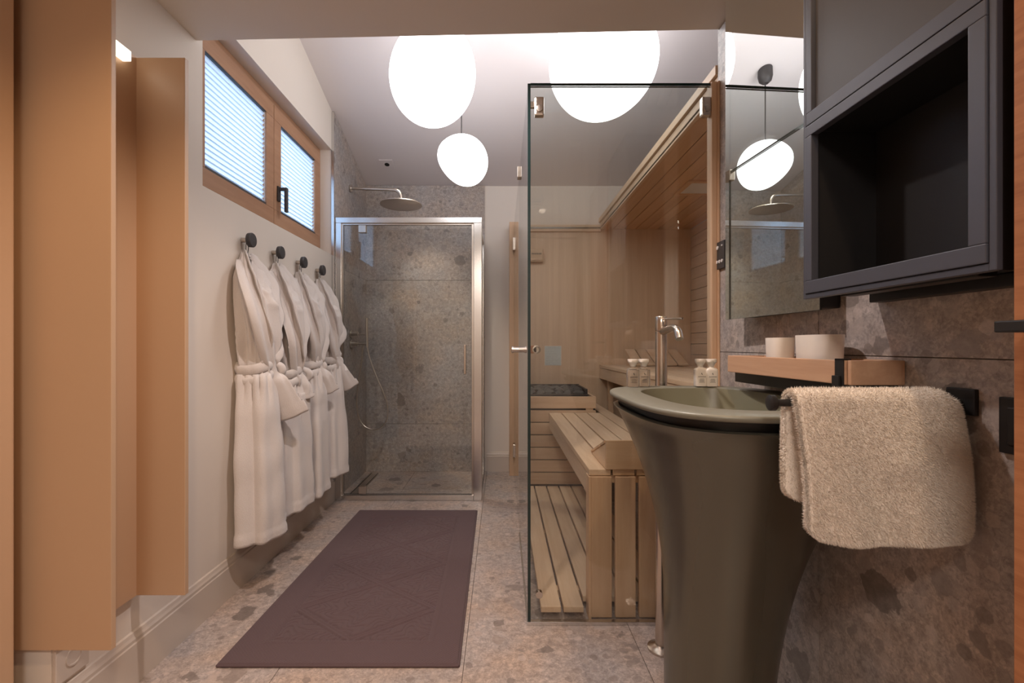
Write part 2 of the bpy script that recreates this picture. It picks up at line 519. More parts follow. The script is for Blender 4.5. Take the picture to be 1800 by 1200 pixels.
# stone tiles in the shower (left and back)
XT = XL + .015
for (z0, z1) in ((0, 0.40), (0.40, 1.60)):
    box('wall_tile', XL, XT, WY1 + .001, YB, z0 + .001, z1 - .001, M['stone'], wall_left, 0.0006)
    box('wall_tile', XT, -0.143, YB - .015, YB, z0 + .001, z1 - .001, M['stone'], wall_back, 0.0006)
prism('wall_tile', [(WY1 + .001, 1.601), (YB, 1.601), (YB, zc(YB) - .002), (WY1 + .001, zc(WY1) - .002)], 0, XL, XT, M['stone'], wall_left)
box('wall_tile', XT, -0.143, YB - .015, YB, 1.601, zc(YB - .01) - .003, M['stone'], wall_back, 0.0006)
S(box('trim_1', XL, XT + .002, WY1 - .006, WY1 + .001, 0.165, zc(WY1) - .01, M['alu']))

# baseboards with a moulded top
prof = [(0, 0), (0.016, 0), (0.016, 0.128), (0.013, 0.132), (0.013, 0.142), (0.009, 0.150), (0.006, 0.160), (0, 0.163)]
S(prism('baseboard_left', [(XL + p, z) for p, z in prof], 1, 1.192, WY1 + .02, M['base']))
S(prism('baseboard_back', [(YB - p, z) for p, z in prof], 0, -0.128, 0.060, M['base']))

# entrance trim at the far left
S(boxes('trim_2', [(-1.62, -1.198, 1.03, 1.10, 0, 2.18), (-1.64, -1.186, 1.10, 1.135, 0, 2.18)], M['panel'], bev=0.003))

# ------------------------------------------------------------------ window
win = S(thing('window_1', (XL - .08, (WY0 + WY1) / 2, WZ0), 'brown timber double window with dark lever handle above the robes', 'window'))
FX = XL - 0.077                      # room-side face of the frame
def ring_boxes(y0, y1, z0, z1, w, x0, x1):
    return [(x0, x1, y0, y1, z0, z0 + w), (x0, x1, y0, y1, z1 - w, z1), (x0, x1, y0, y0 + w, z0 + w, z1 - w), (x0, x1, y1 - w, y1, z0 + w, z1 - w)]
boxes('window_frame', ring_boxes(WY0, WY1, WZ0, WZ1, 0.045, FX - .07, FX), M['larch'], win, 0.002)
sash_y = [(WY0 + .04, 2.488), (2.492, WY1 - .035)]
for k, (a, c) in enumerate(sash_y):
    s = boxes('sash', ring_boxes(a, c, WZ0 + .035, WZ1 - .035, 0.078, FX - .05, FX + .012), M['larch'], win, 0.003)
    box('pane', FX - .036, FX - .030, a + .07, c - .07, WZ0 + .10, WZ1 - .10, M['glass_win'], s)
hd = boxes('handle', [(FX + .012, FX + .022, 2.518, 2.546, 1.835, 1.915)], M['slate'], win, 0.003)
boxes('lever', [(FX + .022, FX + .062, 2.524, 2.540, 1.892, 1.908), (FX + .050, FX + .064, 2.522, 2.544, 1.775, 1.908)], M['slate'], hd, 0.002)

def blind(y0, y1, label):
    t = thing('pleated_blind', (FX, (y0 + y1) / 2, 1.78), label, 'blind', 'pleated window blinds')
    z0, z1, n = 1.788, 2.262, 20
    rows = []
    for k in range(2 * n + 1):
        z = z0 + (z1 - z0) * k / (2 * n)
        rows.append((FX - .008 + (0.011 if k % 2 else -0.003), z))
    V, Fc = [], []
    for x, z in rows:
        V += [(x, y0, z), (x, y1, z)]
    for k in range(2 * n): Fc.append((2 * k, 2 * k + 1, 2 * k + 3, 2 * k + 2))
    mesh_obj('pleated_fabric', V, Fc, M['blind'], t)
    # doubled fabric along every fold
    V, Fc = [], []
    for x, z in rows[1:-1:2]:
        b0 = len(V)
        for dz, dx in ((-.0035, -.006), (.0035, -.006)):
            V += [(x + dx, y0, z + dz), (x + dx, y1, z + dz)]
        V += [(x - .0012, y0, z), (x - .0012, y1, z)]
        Fc += [(b0, b0 + 1, b0 + 5, b0 + 4), (b0 + 4, b0 + 5, b0 + 3, b0 + 2), (b0, b0 + 1, b0 + 3, b0 + 2)]
    mesh_obj('fold_tapes', V, Fc, M['blind'], t)
    box('bottom_rail', FX - .012, FX + .010, y0 - .004, y1 + .004, z0 - .014, z0 + .003, M['slate'], t, 0.002)
    box('head_rail', FX - .012, FX + .010, y0 - .004, y1 + .004, z1 - .002, z1 + .010, M['slate'], t, 0.002)
    for y in (y0 - .003, y1 + .001):
        box('guide_cord', FX + .001, FX + .003, y, y + .002, z0, z1, M['plastic'], t)
blind(sash_y[0][0] + .080, sash_y[0][1] - .080, 'closed white pleated blind in the window sash without the handle')
blind(sash_y[1][0] + .080, sash_y[1][1] - .080, 'closed white pleated blind in the window sash with the dark handle')

# ------------------------------------------------------------------ pendants
def egg(loc, rx, rzu, rzd, f, label, cordtop, cx=0.0):
    t = thing('pendant_lamp', loc, label, 'lamp', 'glowing egg-shaped pendant lamps')
    bm = bmesh.new()
    bmesh.ops.create_icosphere(bm, subdivisions=5, radius=1.0)
    for v in bm.verts:
        d = v.co.normalized()
        r = f(d)
        v.co = Vector((loc[0] + d.x * rx * r, loc[1] + d.y * rx * 0.95 * r, loc[2] + d.z * r * (rzu if d.z > 0 else rzd)))
    bm_obj('glass_shade', bm, M['egg'], t, smooth=True)
    ztop = loc[2] + rzu * f(Vector((0, 0, 1))) - .004
    tube('cord', [(loc[0] + cx, loc[1], ztop - .01), (loc[0] + cx, loc[1], cordtop - .05)], 0.0035, M['dark'], t)
    lathe('cord_grip', [(0.012, 0), (0.012, 0.014), (0.006, 0.02)], (loc[0] + cx, loc[1], ztop - .004), M['dark'], t, 16)
    lathe('ceiling_rose', [(0.018, -0.075), (0.035, -0.06), (0.042, -0.03), (0.040, 0.03)], (loc[0] + cx, loc[1], cordtop - .01), M['dark'], t, 24)
sm = lambda x: max(0.0, x) ** 2
egg((-0.342, 2.30, 2.397), 0.213, 0.25, 0.256, lambda d: 1 - .10 * sm(d.dot(Vector((-.7, 0, .7)))) + .03 * sm(d.dot(Vector((-.8, 0, -.5)))), 'large glowing egg pendant hanging nearest the timber window', zc(2.30))
egg((0.525, 2.39, 2.489), 0.280, 0.28, 0.272, lambda d: 1 - .09 * sm(d.dot(Vector((.7, 0, -.7)))) + .02 * sm(d.dot(Vector((-.4, 0, -.9)))), 'large glowing egg pendant hanging above the sauna glass', zc(2.39))
egg((-0.246, 2.80, 2.162), 0.162, 0.152, 0.150, lambda d: 1 - .25 * sm(d.dot(Vector((-.72, 0, -.69)))) + .07 * sm(d.dot(Vector((.35, 0, -.93)))) - .07 * sm(d.dot(Vector((-.7, 0, .7)))), 'small glowing egg pendant hanging lowest in front of the shower', zc(2.80), 0.004)

# recessed lamp in the sloped ceiling over the shower
LX, LY = -0.90, 3.66
t = thing('ceiling_spot', (LX, LY, zc(LY)), 'small square recessed ceiling spot with black hole above the shower', 'lamp')
sl = math.atan(0.32)
def on_slope(name, pts2, d0, d1, mat):
    V = []
    nrm = Vector((0, -math.sin(sl), -math.cos(sl)))
    for d in (d0, d1):
        for (u, w) in pts2:
            V.append(Vector((LX + u, LY + w * math.cos(sl), zc(LY) - w * math.sin(sl))) + nrm * d)
    n = len(pts2)
    Fc = [tuple(range(n)), tuple(range(n, 2 * n))] + [(i, (i + 1) % n, n + (i + 1) % n, n + i) for i in range(n)]
    return mesh_obj(name, V, Fc, mat, t)
on_slope('cover_plate', [(-.05, -.05), (.05, -.05), (.05, .05), (-.05, .05)], -.002, .004, M['ceil'])
on_slope('lens', [(.019 * math.cos(a * PI / 8), .019 * math.sin(a * PI / 8)) for a in range(16)], .003, .006, M['gap'])
def spot_light(name, loc, aim, w, cone, blend, col, parent, rad=0.03):
    ld = bpy.data.lights.new(name, 'SPOT')
    ld.energy = w; ld.spot_size = math.radians(cone); ld.spot_blend = blend; ld.color = col; ld.shadow_soft_size = rad
    o = put(name, ld, parent)
    o.location = loc
    o.rotation_euler = (Vector(aim) - Vector(loc)).to_track_quat('-Z', 'Y').to_euler()
    return o
spot_light('spot_beam', (LX + .25, LY - .15, zc(LY - .15) - .03), (-0.50, 3.46, 0), 24, 72, 0.8, (1.0, 0.84, 0.68), t)

# downlights in the soffit
for (x, y, aim, w, cone, bl, col, where) in DOWNLIGHTS:
    zs = zl - .012 + (zr - zl + .032) * (x + 1.8) / 3.55
    t = thing('downlight', (x, y, zs), 'round recessed warm downlight in the soffit ' + where, 'lamp', 'soffit downlights')
    lathe('trim_ring', [(0.032, -.002), (0.045, -.003), (0.045, .004), (0.032, .004)], (x, y, zs), M['alu'], t, 24)
    lathe('led_lens', [(0.030, -.0015), (0.030, .003)], (x, y, zs), M['led'], t, 20)
    spot_light('lamp_beam', (x, y, zs - .012), aim, w, cone, bl, col, t, 0.028)

# added fill light, shaped as an opal ceiling lamp behind the viewpoint
FLX, FLY, FLZ = -0.15, -0.75, 2.19
t = thing('fill_lamp', (FLX, FLY, FLZ), 'unseen round opal fill light added on the ceiling behind the viewpoint', 'lamp')
lathe('fill_base', [(0.24, -.004), (0.24, .022)], (FLX, FLY, FLZ), M['alu'], t, 40)
lathe('fill_diffuser', [(0.02, -.050), (0.14, -.046), (0.21, -.030), (0.23, -.006)], (FLX, FLY, FLZ), M['led'], t, 40)
ld = bpy.data.lights.new('fill_glow', 'AREA'); ld.shape = 'DISK'; ld.size = 0.46; ld.energy = 5.5; ld.color = (1.0, 0.89, 0.84)
lo = put('fill_glow', ld, t); lo.location = (FLX, FLY, FLZ - .06)

# ------------------------------------------------------------------ shower
YS, ZS0, ZS1 = 3.18, 0.0, 1.923
XS1 = -0.135
t = thing('shower_enclosure', (-0.63, YS, 0), 'glass shower cubicle with polished aluminium frame in the far corner', 'shower')
box('post', XT + .001, XT + .044, YS - .012, YS + .03, 0, ZS1 - .036, M['alu'], t, 0.002)
box('post', XS1 - .056, XS1, YS - .012, YS + .045, 0, ZS1 - .036, M['alu'], t, 0.003)
box('top_rail', XT + .001, XS1, YS - .014, YS + .032, ZS1 - .037, ZS1, M['alu'], t, 0.002)
box('bottom_rail', XT + .044, XS1 - .056, YS - .012, YS + .03, 0.001, .036, M['alu'], t, 0.002)
boxes('inner_frame', [(XT + .044, XT + .054, YS, YS + .02, .036, ZS1 - .037), (XS1 - .070, XS1 - .056, YS, YS + .02, .036, ZS1 - .037), (XT + .054, XS1 - .070, YS, YS + .02, ZS1 - .048, ZS1 - .037)], M['steel'], t, .001)
d = pane('door_pane', XT + .056, XS1 - .072, YS + .006, YS + .013, .040, ZS1 - .050, t, 'y')
hx = (818 - 882) / 820 * YS
boxes('door_handle', [(hx - .008, hx + .008, YS - .040, YS - .028, .86, 1.06), (hx - .006, hx + .006, YS - .030, YS + .006, .885, .897), (hx - .006, hx + .006, YS - .030, YS + .006, 1.023, 1.035)], M['nickel'], d, 0.003)
for z in (.045, ZS1 - .10):
    box('pivot_clamp', -0.975, -0.925, YS - .006, YS + .026, z, z + .05, M['steel'], d, 0.002)
pane('side_pane', XS1 - .028, XS1 - .020, YS + .045, YB - .03, .03, ZS1 - .03, t, 'x')
boxes('side_frame', [(XS1 - .036, XS1 - .012, YS + .045, YB - .016, .001, .03), (XS1 - .036, XS1 - .012, YS + .045, YB - .016, ZS1 - .03, ZS1), (XS1 - .036, XS1 - .012, YB - .045, YB - .016, .03, ZS1 - .03)], M['alu'], t, 0.002)

YH = 3.486
t = thing('rain_shower', (XT, YH, 2.2), 'round steel rain shower head on a bent wall arm', 'shower head')
lathe('wall_flange', [(0.028, 0), (0.028, 0.010), (0.016, 0.016)], (XT, YH, 2.228), M['steel'], t, 24, 'x')
tube('arm', [(XT + .01, YH, 2.228), (-.95, YH, 2.222), (-.82, YH, 2.217), (-.775, YH, 2.205), (-.755, YH, 2.17), (-.752, YH, 2.125)], 0.0115, M['steel'], t, 40)
lathe('collar', [(0.018, 0.0), (0.022, 0.008), (0.016, 0.026)], (-.752, YH, 2.112), M['steel'], t, 20)
lathe('spray_plate', [(0.150, -0.005), (0.154, -0.003), (0.154, 0.002), (0.149, 0.005), (0.03, 0.010)], (-.752, YH, 2.105), M['steel'], t, 64)

YM = 3.50
t = thing('hand_shower', (XT, YM, 1.07), 'slim steel hand shower with looped hose and wall mixer', 'hand shower')
for z in (1.144, 1.067):
    lathe('mixer_rosette', [(0.030, 0), (0.030, 0.008), (0.020, 0.010), (0.018, 0.055), (0.014, 0.058)], (XT, YM, z), M['steel'], t, 24, 'x')
tube('lever', [(XT + .05, YM, 1.137), (XT + .115, YM, 1.135)], 0.005, M['steel'], t)
tube('holder_arm', [(XT + .05, YM, 1.067), (XT + .122, YM, 1.067)], 0.009, M['steel'], t)
tube('hand_spray', [(-1.010, YM, 1.045), (-1.012, YM, 1.13), (-1.014, YM, 1.26)], 0.0105, M['steel'], t)
P = lambda x, y, d=YM: ((x - 882) / 820 * d, d, CAM_H - (y - 608) / 820 * d)
tube('hose', [(-1.010, YM, 1.045), P(650, 630), P(661, 660), P(673, 688), P(681, 712), P(680, 737), P(668, 752), P(655, 755), P(640, 748), P(630, 731), P(627, 705), P(630, 670), P(635, 640), P(637.5, 612), (XT + .104, YM, 1.062)], 0.0052, M['steel'], t, 110, 8)

t = thing('shower_drain', (-1.03, 3.55, 0), 'slotted steel line drain in the shower floor', 'drain')
box('channel', -1.085, -1.010, 3.24, 3.86, -.002, .002, M['steel'], t, .0005)
for k in range(2):
    box('slot', -1.078 + k * .054, -1.071 + k * .054, 3.25, 3.85, .0015, .003, M['gap'], t)

# ------------------------------------------------------------------ open wardrobe at the left
t = thing('open_wardrobe', (-1.06, 1.32, 0.28), 'beige wall-hung open wardrobe niche with tall side panels', 'wardrobe')
box('side_panel', -1.254, -.983, 1.174, 1.189, .284, 1.94, M['panel'], t, .0015)
box('side_panel', XL + .001, -.980, 1.443, 1.460, .279, 1.942, M['panel'], t, .0015)
box('back_panel', XL + .001, -1.130, 1.189, 1.443, .279, 1.942, M['panel'], t)
tt = box('light_bar', -1.130, -1.105, 1.200, 1.392, 1.898, 1.928, M['led_soft'], t, .002)
t = thing('socket_plate', (XL, 1.26, .22), 'white wall socket half hidden below the wardrobe panel', 'socket')
box('plate', XL, XL + .010, 1.192, 1.29, .175, .275, M['base'], t, .003)
lathe('socket_ring', [(0.024, 0), (0.024, 0.004), (0.020, 0.004), (0.019, -0.003)], (XL + .009, 1.243, .226), M['base'], t, 28, 'x')

# ------------------------------------------------------------------ robe hooks and bathrobes
HOOK_Y = [2.063, 2.338, 2.612, 2.886]
HZ = 1.518
order = ['nearest the wardrobe', 'second from the wardrobe', 'third from the wardrobe', 'nearest the shower']
for k, y in enumerate(HOOK_Y):
    t = thing('robe_hook', (XL, y, HZ), 'dark round knob hook on the wall, ' + order[k], 'hook', 'robe hooks')
    lathe('stem', [(0.011, 0), (0.011, 0.04)], (XL, y, HZ), M['nickel'], t, 16, 'x')
    lathe('knob', [(0.026, 0.030), (0.031, 0.033), (0.032, 0.048), (0.029, 0.052), (0.010, 0.0525)], (XL, y, HZ), M['slate'], t, 32, 'x')

def lerp_tab(tab, z):
    if z >= tab[0][0]: return tab[0][1:]
    for a, b_ in zip(tab, tab[1:]):
        if b_[0] <= z <= a[0]:
            u = (a[0] - z) / (a[0] - b_[0]); u = u * u * (3 - 2 * u)
            return tuple(p + (q - p) * u for p, q in zip(a[1:], b_[1:]))
    return tab[-1][1:]

def bathrobe(y0, label, sd, belt_z=0.945, hem_z=0.225, sc=1.0, cuff=(0.08, 0.03, -0.14, .03), turn=0.0, pocket=False, near=0.0):
    r = random.Random(sd)
    ph = [r.uniform(0, 6.28) for _ in range(8)]
    t = thing('bathrobe', (XL, y0, hem_z), label, 'bathrobe', 'white bathrobes hanging in a row')
    # z, half-width along the wall, half-protrusion, centre along the wall
    tab = [(1.462, .020, .014, .0), (1.445, .046, .026, .0), (1.40, .080, .042, -.004), (1.34, .099, .056, -.006), (1.25, .104, .066, -.004), (1.10, .096, .069, .0),
           (belt_z + .04, .082, .064, .002), (belt_z, .070, .057, .002), (belt_z - .05, .086, .063, .002), (.75, .100, .069, .0), (.5, .112, .074, .0), (hem_z, .120, .076, .0)]
    def Sf(th, z, off=0.0, fold=1.0):
        hw, hp, cu = lerp_tab(tab, z)
        hw *= sc
        c, s = math.cos(th), math.sin(th)
        n = 0.80
        u = hw * math.copysign(abs(s) ** n, s); p = hp * math.copysign(abs(c) ** n, c)
        # folds
        up = z > belt_z
        dz = abs(z - belt_z)
        if up:
            w = min(1, dz / .10) * min(1, max(0, (1.44 - z) / .10))
            f = .024 * (.55 - abs(math.sin(2.5 * th + 4.5 * (z - belt_z) + ph[0]))) + .018 * (.5 - abs(math.sin(5.0 * th + 6 * (z - belt_z) + ph[1]))) + .004 * math.sin(15 * th + 9 * z + ph[2])
            f *= (.35 + .65 * w)
            f += .010 * (.5 - abs(math.sin(8 * th + ph[6]))) * math.exp(-((z - belt_z - .05) / .11) ** 2)
        else:
            g_ = min(1, dz / .35)
            f = (.008 + .003 * g_) * math.sin(4 * th + ph[3] + .9 * math.sin(3 * z + ph[4])) + (.004 + .007 * g_) * math.sin(7 * th + ph[5] + 1.5 * z) * (.4 + .6 * g_)
            f += .008 * math.sin(15 * th + ph[7]) * math.exp(-((belt_z - z - .05) / .08) ** 2)
        lump = mnoise.noise(Vector((u * 14 + sd, p * 14, z * 7))) * .007
        k = (f + lump) * fold + off
        L = math.hypot(u, p) + 1e-6
        u2, p2 = u + k * u / L, p + k * p / L
        x = XL + .006 + hp * 1.0 + p2
        x = max(x, XL + .004)
        return Vector((x, y0 + cu + near + u2, z))
    NT = 112
    # angles run so that th=0 faces the room; front of the neck is cut down
    zs_ = list(np.linspace(hem_z, belt_z - .06, 34)) + list(np.linspace(belt_z - .05, belt_z + .05, 12)) + list(np.linspace(belt_z + .06, 1.462, 40))
    rings = []
    for z in zs_:
        ring = []
        for i in range(NT):
            th = 2 * PI * i / NT + turn
            zz = z
            if z > 1.20:                       # front of the neck dips
                fr = max(0.0, math.cos(th - .25)) ** 3
                zz = z - (z - 1.20) / .262 * .13 * fr
            v = Sf(th, z)
            if z < hem_z + .02:
                zz += .006 * math.sin(3 * th + ph[3])
            v.z = zz
            ring.append(v)
        rings.append(ring)
    V, Fc = loft_data(rings, True, False, False)
    body = mesh_obj('robe_body', V, Fc, M['robe'], t, smooth=True)
    # hem band
    rings = []
    for z, off in ((hem_z - .004, .000), (hem_z - .005, .003), (hem_z + .018, .0045), (hem_z + .040, .004), (hem_z + .043, .000)):
        rings.append([Sf(2 * PI * i / NT + turn, max(z, hem_z), off) + Vector((0, 0, min(0, z - hem_z) + .006 * math.sin(3 * (2 * PI * i / NT + turn) + ph[3]) * (1 if z < hem_z + .02 else .6))) for i in range(NT)])
    V, Fc = loft_data(rings, True, False, False)
    mesh_obj('hem', V, Fc, M['robe'], t, smooth=True)
    # front panel lapping over
    nz_, nt_ = 60, 36
    Vp = []
    for j in range(nz_ + 1):
        z = hem_z - .006 + (belt_z - .012 - hem_z) * j / nz_
        te = .30 + .28 * (belt_z - z) / .7 + .05 * math.sin(5 * z + ph[0])
        for i in range(nt_ + 1):
            q = i / nt_
            v = Sf(-2.1 + (te + 2.1) * q, max(z, hem_z), (.0035 if z < hem_z + .038 else 0) + .003 + .013 * q ** 1.5 * min(1, .25 + (belt_z - z) / .25))
            v.z = z
            Vp.append(v)
    Fp = [(j * (nt_ + 1) + i, j * (nt_ + 1) + i + 1, (j + 1) * (nt_ + 1) + i + 1, (j + 1) * (nt_ + 1) + i) for j in range(nz_) for i in range(nt_)]
    o = mesh_obj('front_panel', Vp, Fp, M['robe'], t, smooth=True)
    md = o.modifiers.new('thick', 'SOLIDIFY'); md.thickness = .007; md.offset = 1
    # shawl collar: two bands from the nape to the waist
    for sgn in (-1, 1):
        path = []
        for k in range(30):
            q = k / 29
            th = (.25 + (1.25 if sgn > 0 else -1.35) * (1 - q) ** .8 + sgn * .10 * q) + turn * .5
            z = 1.458 - .03 * q - (1.428 - belt_z - .03) * q ** 1.15
            v = Sf(th, z, .006)
            if z > 1.20:
                v.z = z - (z - 1.20) / .262 * .13 * max(0.0, math.cos(th - .25)) ** 3
            path.append(v)
        V, Fc = loft_data(tube_rings(path, lambda q: (0.0045, 0.018 + .020 * math.sin(PI * min(1, q * 1.1))), 12, up=Vector((1, 0, 0))))
        mesh_obj('collar', V, Fc, M['robe'], t, smooth=True)
    # sleeve hanging down the front, tucked under the belt, with a flaring cuff
    for sgn, cz in ((-1, cuff),):
        pts = [Sf(-2.0, 1.40, -.016), Sf(-1.45, 1.33, -.004), Sf(-1.0, 1.20, .004), Sf(-.60, 1.07, .006), Sf(-.12, belt_z + .03, .000),
               Sf(.10, belt_z - .03, .006), Sf(.22, belt_z - .07, .016)]
        pts.append(pts[-1] + Vector((cz[1] * .5, cz[0] * .5, cz[2] * .5)))
        pts.append(pts[-2] + Vector((cz[1], cz[0], cz[2])))
        path = smooth_path(pts, 56)
        def rad(q):
            if q < .50: return (.015, .038 + .022 * math.sin(PI * q / .5))
            e = (q - .50) / .50
            return (.012 + .008 * e, .034 + cz[3] * e ** 1.2)
        rg = []
        for k, p_ in enumerate(path):
            q = k / (len(path) - 1)
            tg = (path[min(k + 1, len(path) - 1)] - path[max(k - 1, 0)]).normalized()
            e = min(1.0, max(0.0, (q - .55) / .2)); e = e * e * (3 - 2 * e)
            wd_ = Vector((0, 1, 0)) * (1 - e) + Vector((.75, .15, .66)) * e
            wd_ = (wd_ - tg * wd_.dot(tg)).normalized()
            tn_ = tg.cross(wd_)
            a1, a2 = rad(q)
            rg.append([p_ + tn_ * (a1 * math.cos(2 * PI * i / 24)) + wd_ * (a2 * math.sin(2 * PI * i / 24)) for i in range(24)])
        for k, ring in enumerate(rg):
            for i, v in enumerate(ring):
                v += Vector((  .008 * math.sin(i * PI / 3 + k * .08 + ph[1]) * (.4 + .6 * math.sin(PI * k / 56)), 0, 0))
        V, Fc = loft_data(rg, True, True, False)
        sl_ = mesh_obj('sleeve', V, Fc, M['robe'], t, smooth=True)
        inner = [[path[-1] + (v - path[-1]) * s_ for v in rg[-1]] for s_ in (1.10, 1.13, 1.05)]
        outer = [[v + (path[-1] - path[-4]) * 0.0 for v in inner[0]]]
        cb = [[path[-6] + (v - path[-6]) * 1.12 for v in rg[-6]], [path[-5] + (v - path[-5]) * 1.16 for v in rg[-5]], [path[-2] + (v - path[-2]) * 1.13 for v in rg[-2]], [path[-1] + (v - path[-1]) * 1.08 for v in rg[-1]], [path[-1] + (v - path[-1]) * .90 for v in rg[-1]], [path[-3] + (v - path[-3]) * .84 for v in rg[-3]]]
        V, Fc = loft_data(cb, True, False, True)
        mesh_obj('cuff', V, Fc, M['robe'], sl_, smooth=True)
    # belt wound twice round the waist
    bl = None
    for z_, tilt in ((belt_z + .020, .016), (belt_z - .024, .024)):
        path = []
        for k in range(60):
            th = 2 * PI * k / 60
            v = Sf(th, belt_z, .010 + .003 * math.sin(2 * th + ph[1]), .15)
            v.z = z_ + tilt * math.sin(th) + .004 * math.sin(2 * th + ph[2])
            path.append(v)
        path.append(path[0].copy()); 
        rg = tube_rings(path, (.0225, .0120), 14)
        rg[-1] = [x.copy() for x in rg[0]]
        V, Fc = loft_data(rg, True, False, False)
        mesh_obj('belt', V, Fc, M['robe'], t, smooth=True)
    kn = Sf(.55, belt_z, .020)
    V, Fc = loft_data(tube_rings(smooth_path([kn + Vector((-.012, -.012, .030)), kn + Vector((.012, .004, .012)), kn + Vector((.012, .012, -.014)), kn + Vector((-.010, .004, -.036))], 16), lambda q: .011 + .007 * math.sin(PI * q), 12))
    k_ob = mesh_obj('belt_knot', V, Fc, M['robe'], t, smooth=True)
    for dy, ln in ((.006, .20), (.024, .13)):
        pts = [kn + Vector((-.004, dy * .3, -.02)), kn + Vector((.004, dy, -.08)), kn + Vector((.002, dy * 1.6, -ln))]
        V, Fc = loft_data(tube_rings(smooth_path(pts, 12), (.006, .016), 10, up=Vector((1, 0, 0))))
        mesh_obj('belt_end', V, Fc, M['robe'], t, smooth=True)
    if pocket:
        Vp, n1, n2 = [], 14, 12
        for j in range(n2 + 1):
            for i in range(n1 + 1):
                Vp.append(Sf(-.10 + .85 * i / n1, belt_z - .25 + .16 * j / n2, .006 + .004 * (j / n2)))
        Fp = [(j * (n1 + 1) + i, j * (n1 + 1) + i + 1, (j + 1) * (n1 + 1) + i + 1, (j + 1) * (n1 + 1) + i) for j in range(n2) for i in range(n1)]
        o = mesh_obj('pocket', Vp, Fp, M['robe'], t, smooth=True)
        md = o.modifiers.new('thick', 'SOLIDIFY'); md.thickness = .006; md.offset = 1
    # hanging loop
    tube('hanging_loop', [(XL + .022, y0 - .004, 1.452), (XL + .024, y0 - .010, 1.485), (XL + .024, y0, 1.5325), (XL + .024, y0 + .010, 1.485), (XL + .022, y0 + .004, 1.452)], .0018, M['dark'], t, 24, 6)

bathrobe(HOOK_Y[0], 'white terry bathrobe nearest the wardrobe, with the widest cuff below its belt', 3, cuff=(.060, .040, -.150, .034))
bathrobe(HOOK_Y[1], 'white terry bathrobe second from the wardrobe, with a patch pocket', 9, belt_z=.905, hem_z=.245, sc=1.0, cuff=(.010, .004, -.05, .000), turn=.2, pocket=True)
bathrobe(HOOK_Y[2], 'white terry bathrobe third from the wardrobe, between two others', 21, belt_z=.935, hem_z=.235, sc=1.03, cuff=(.040, .020, -.075, .006), turn=-.2)
bathrobe(HOOK_Y[3], 'white terry bathrobe nearest the shower, last in the row', 33, belt_z=.955, hem_z=.265, sc=.95, cuff=(.060, .036, -.100, .020), turn=.1)

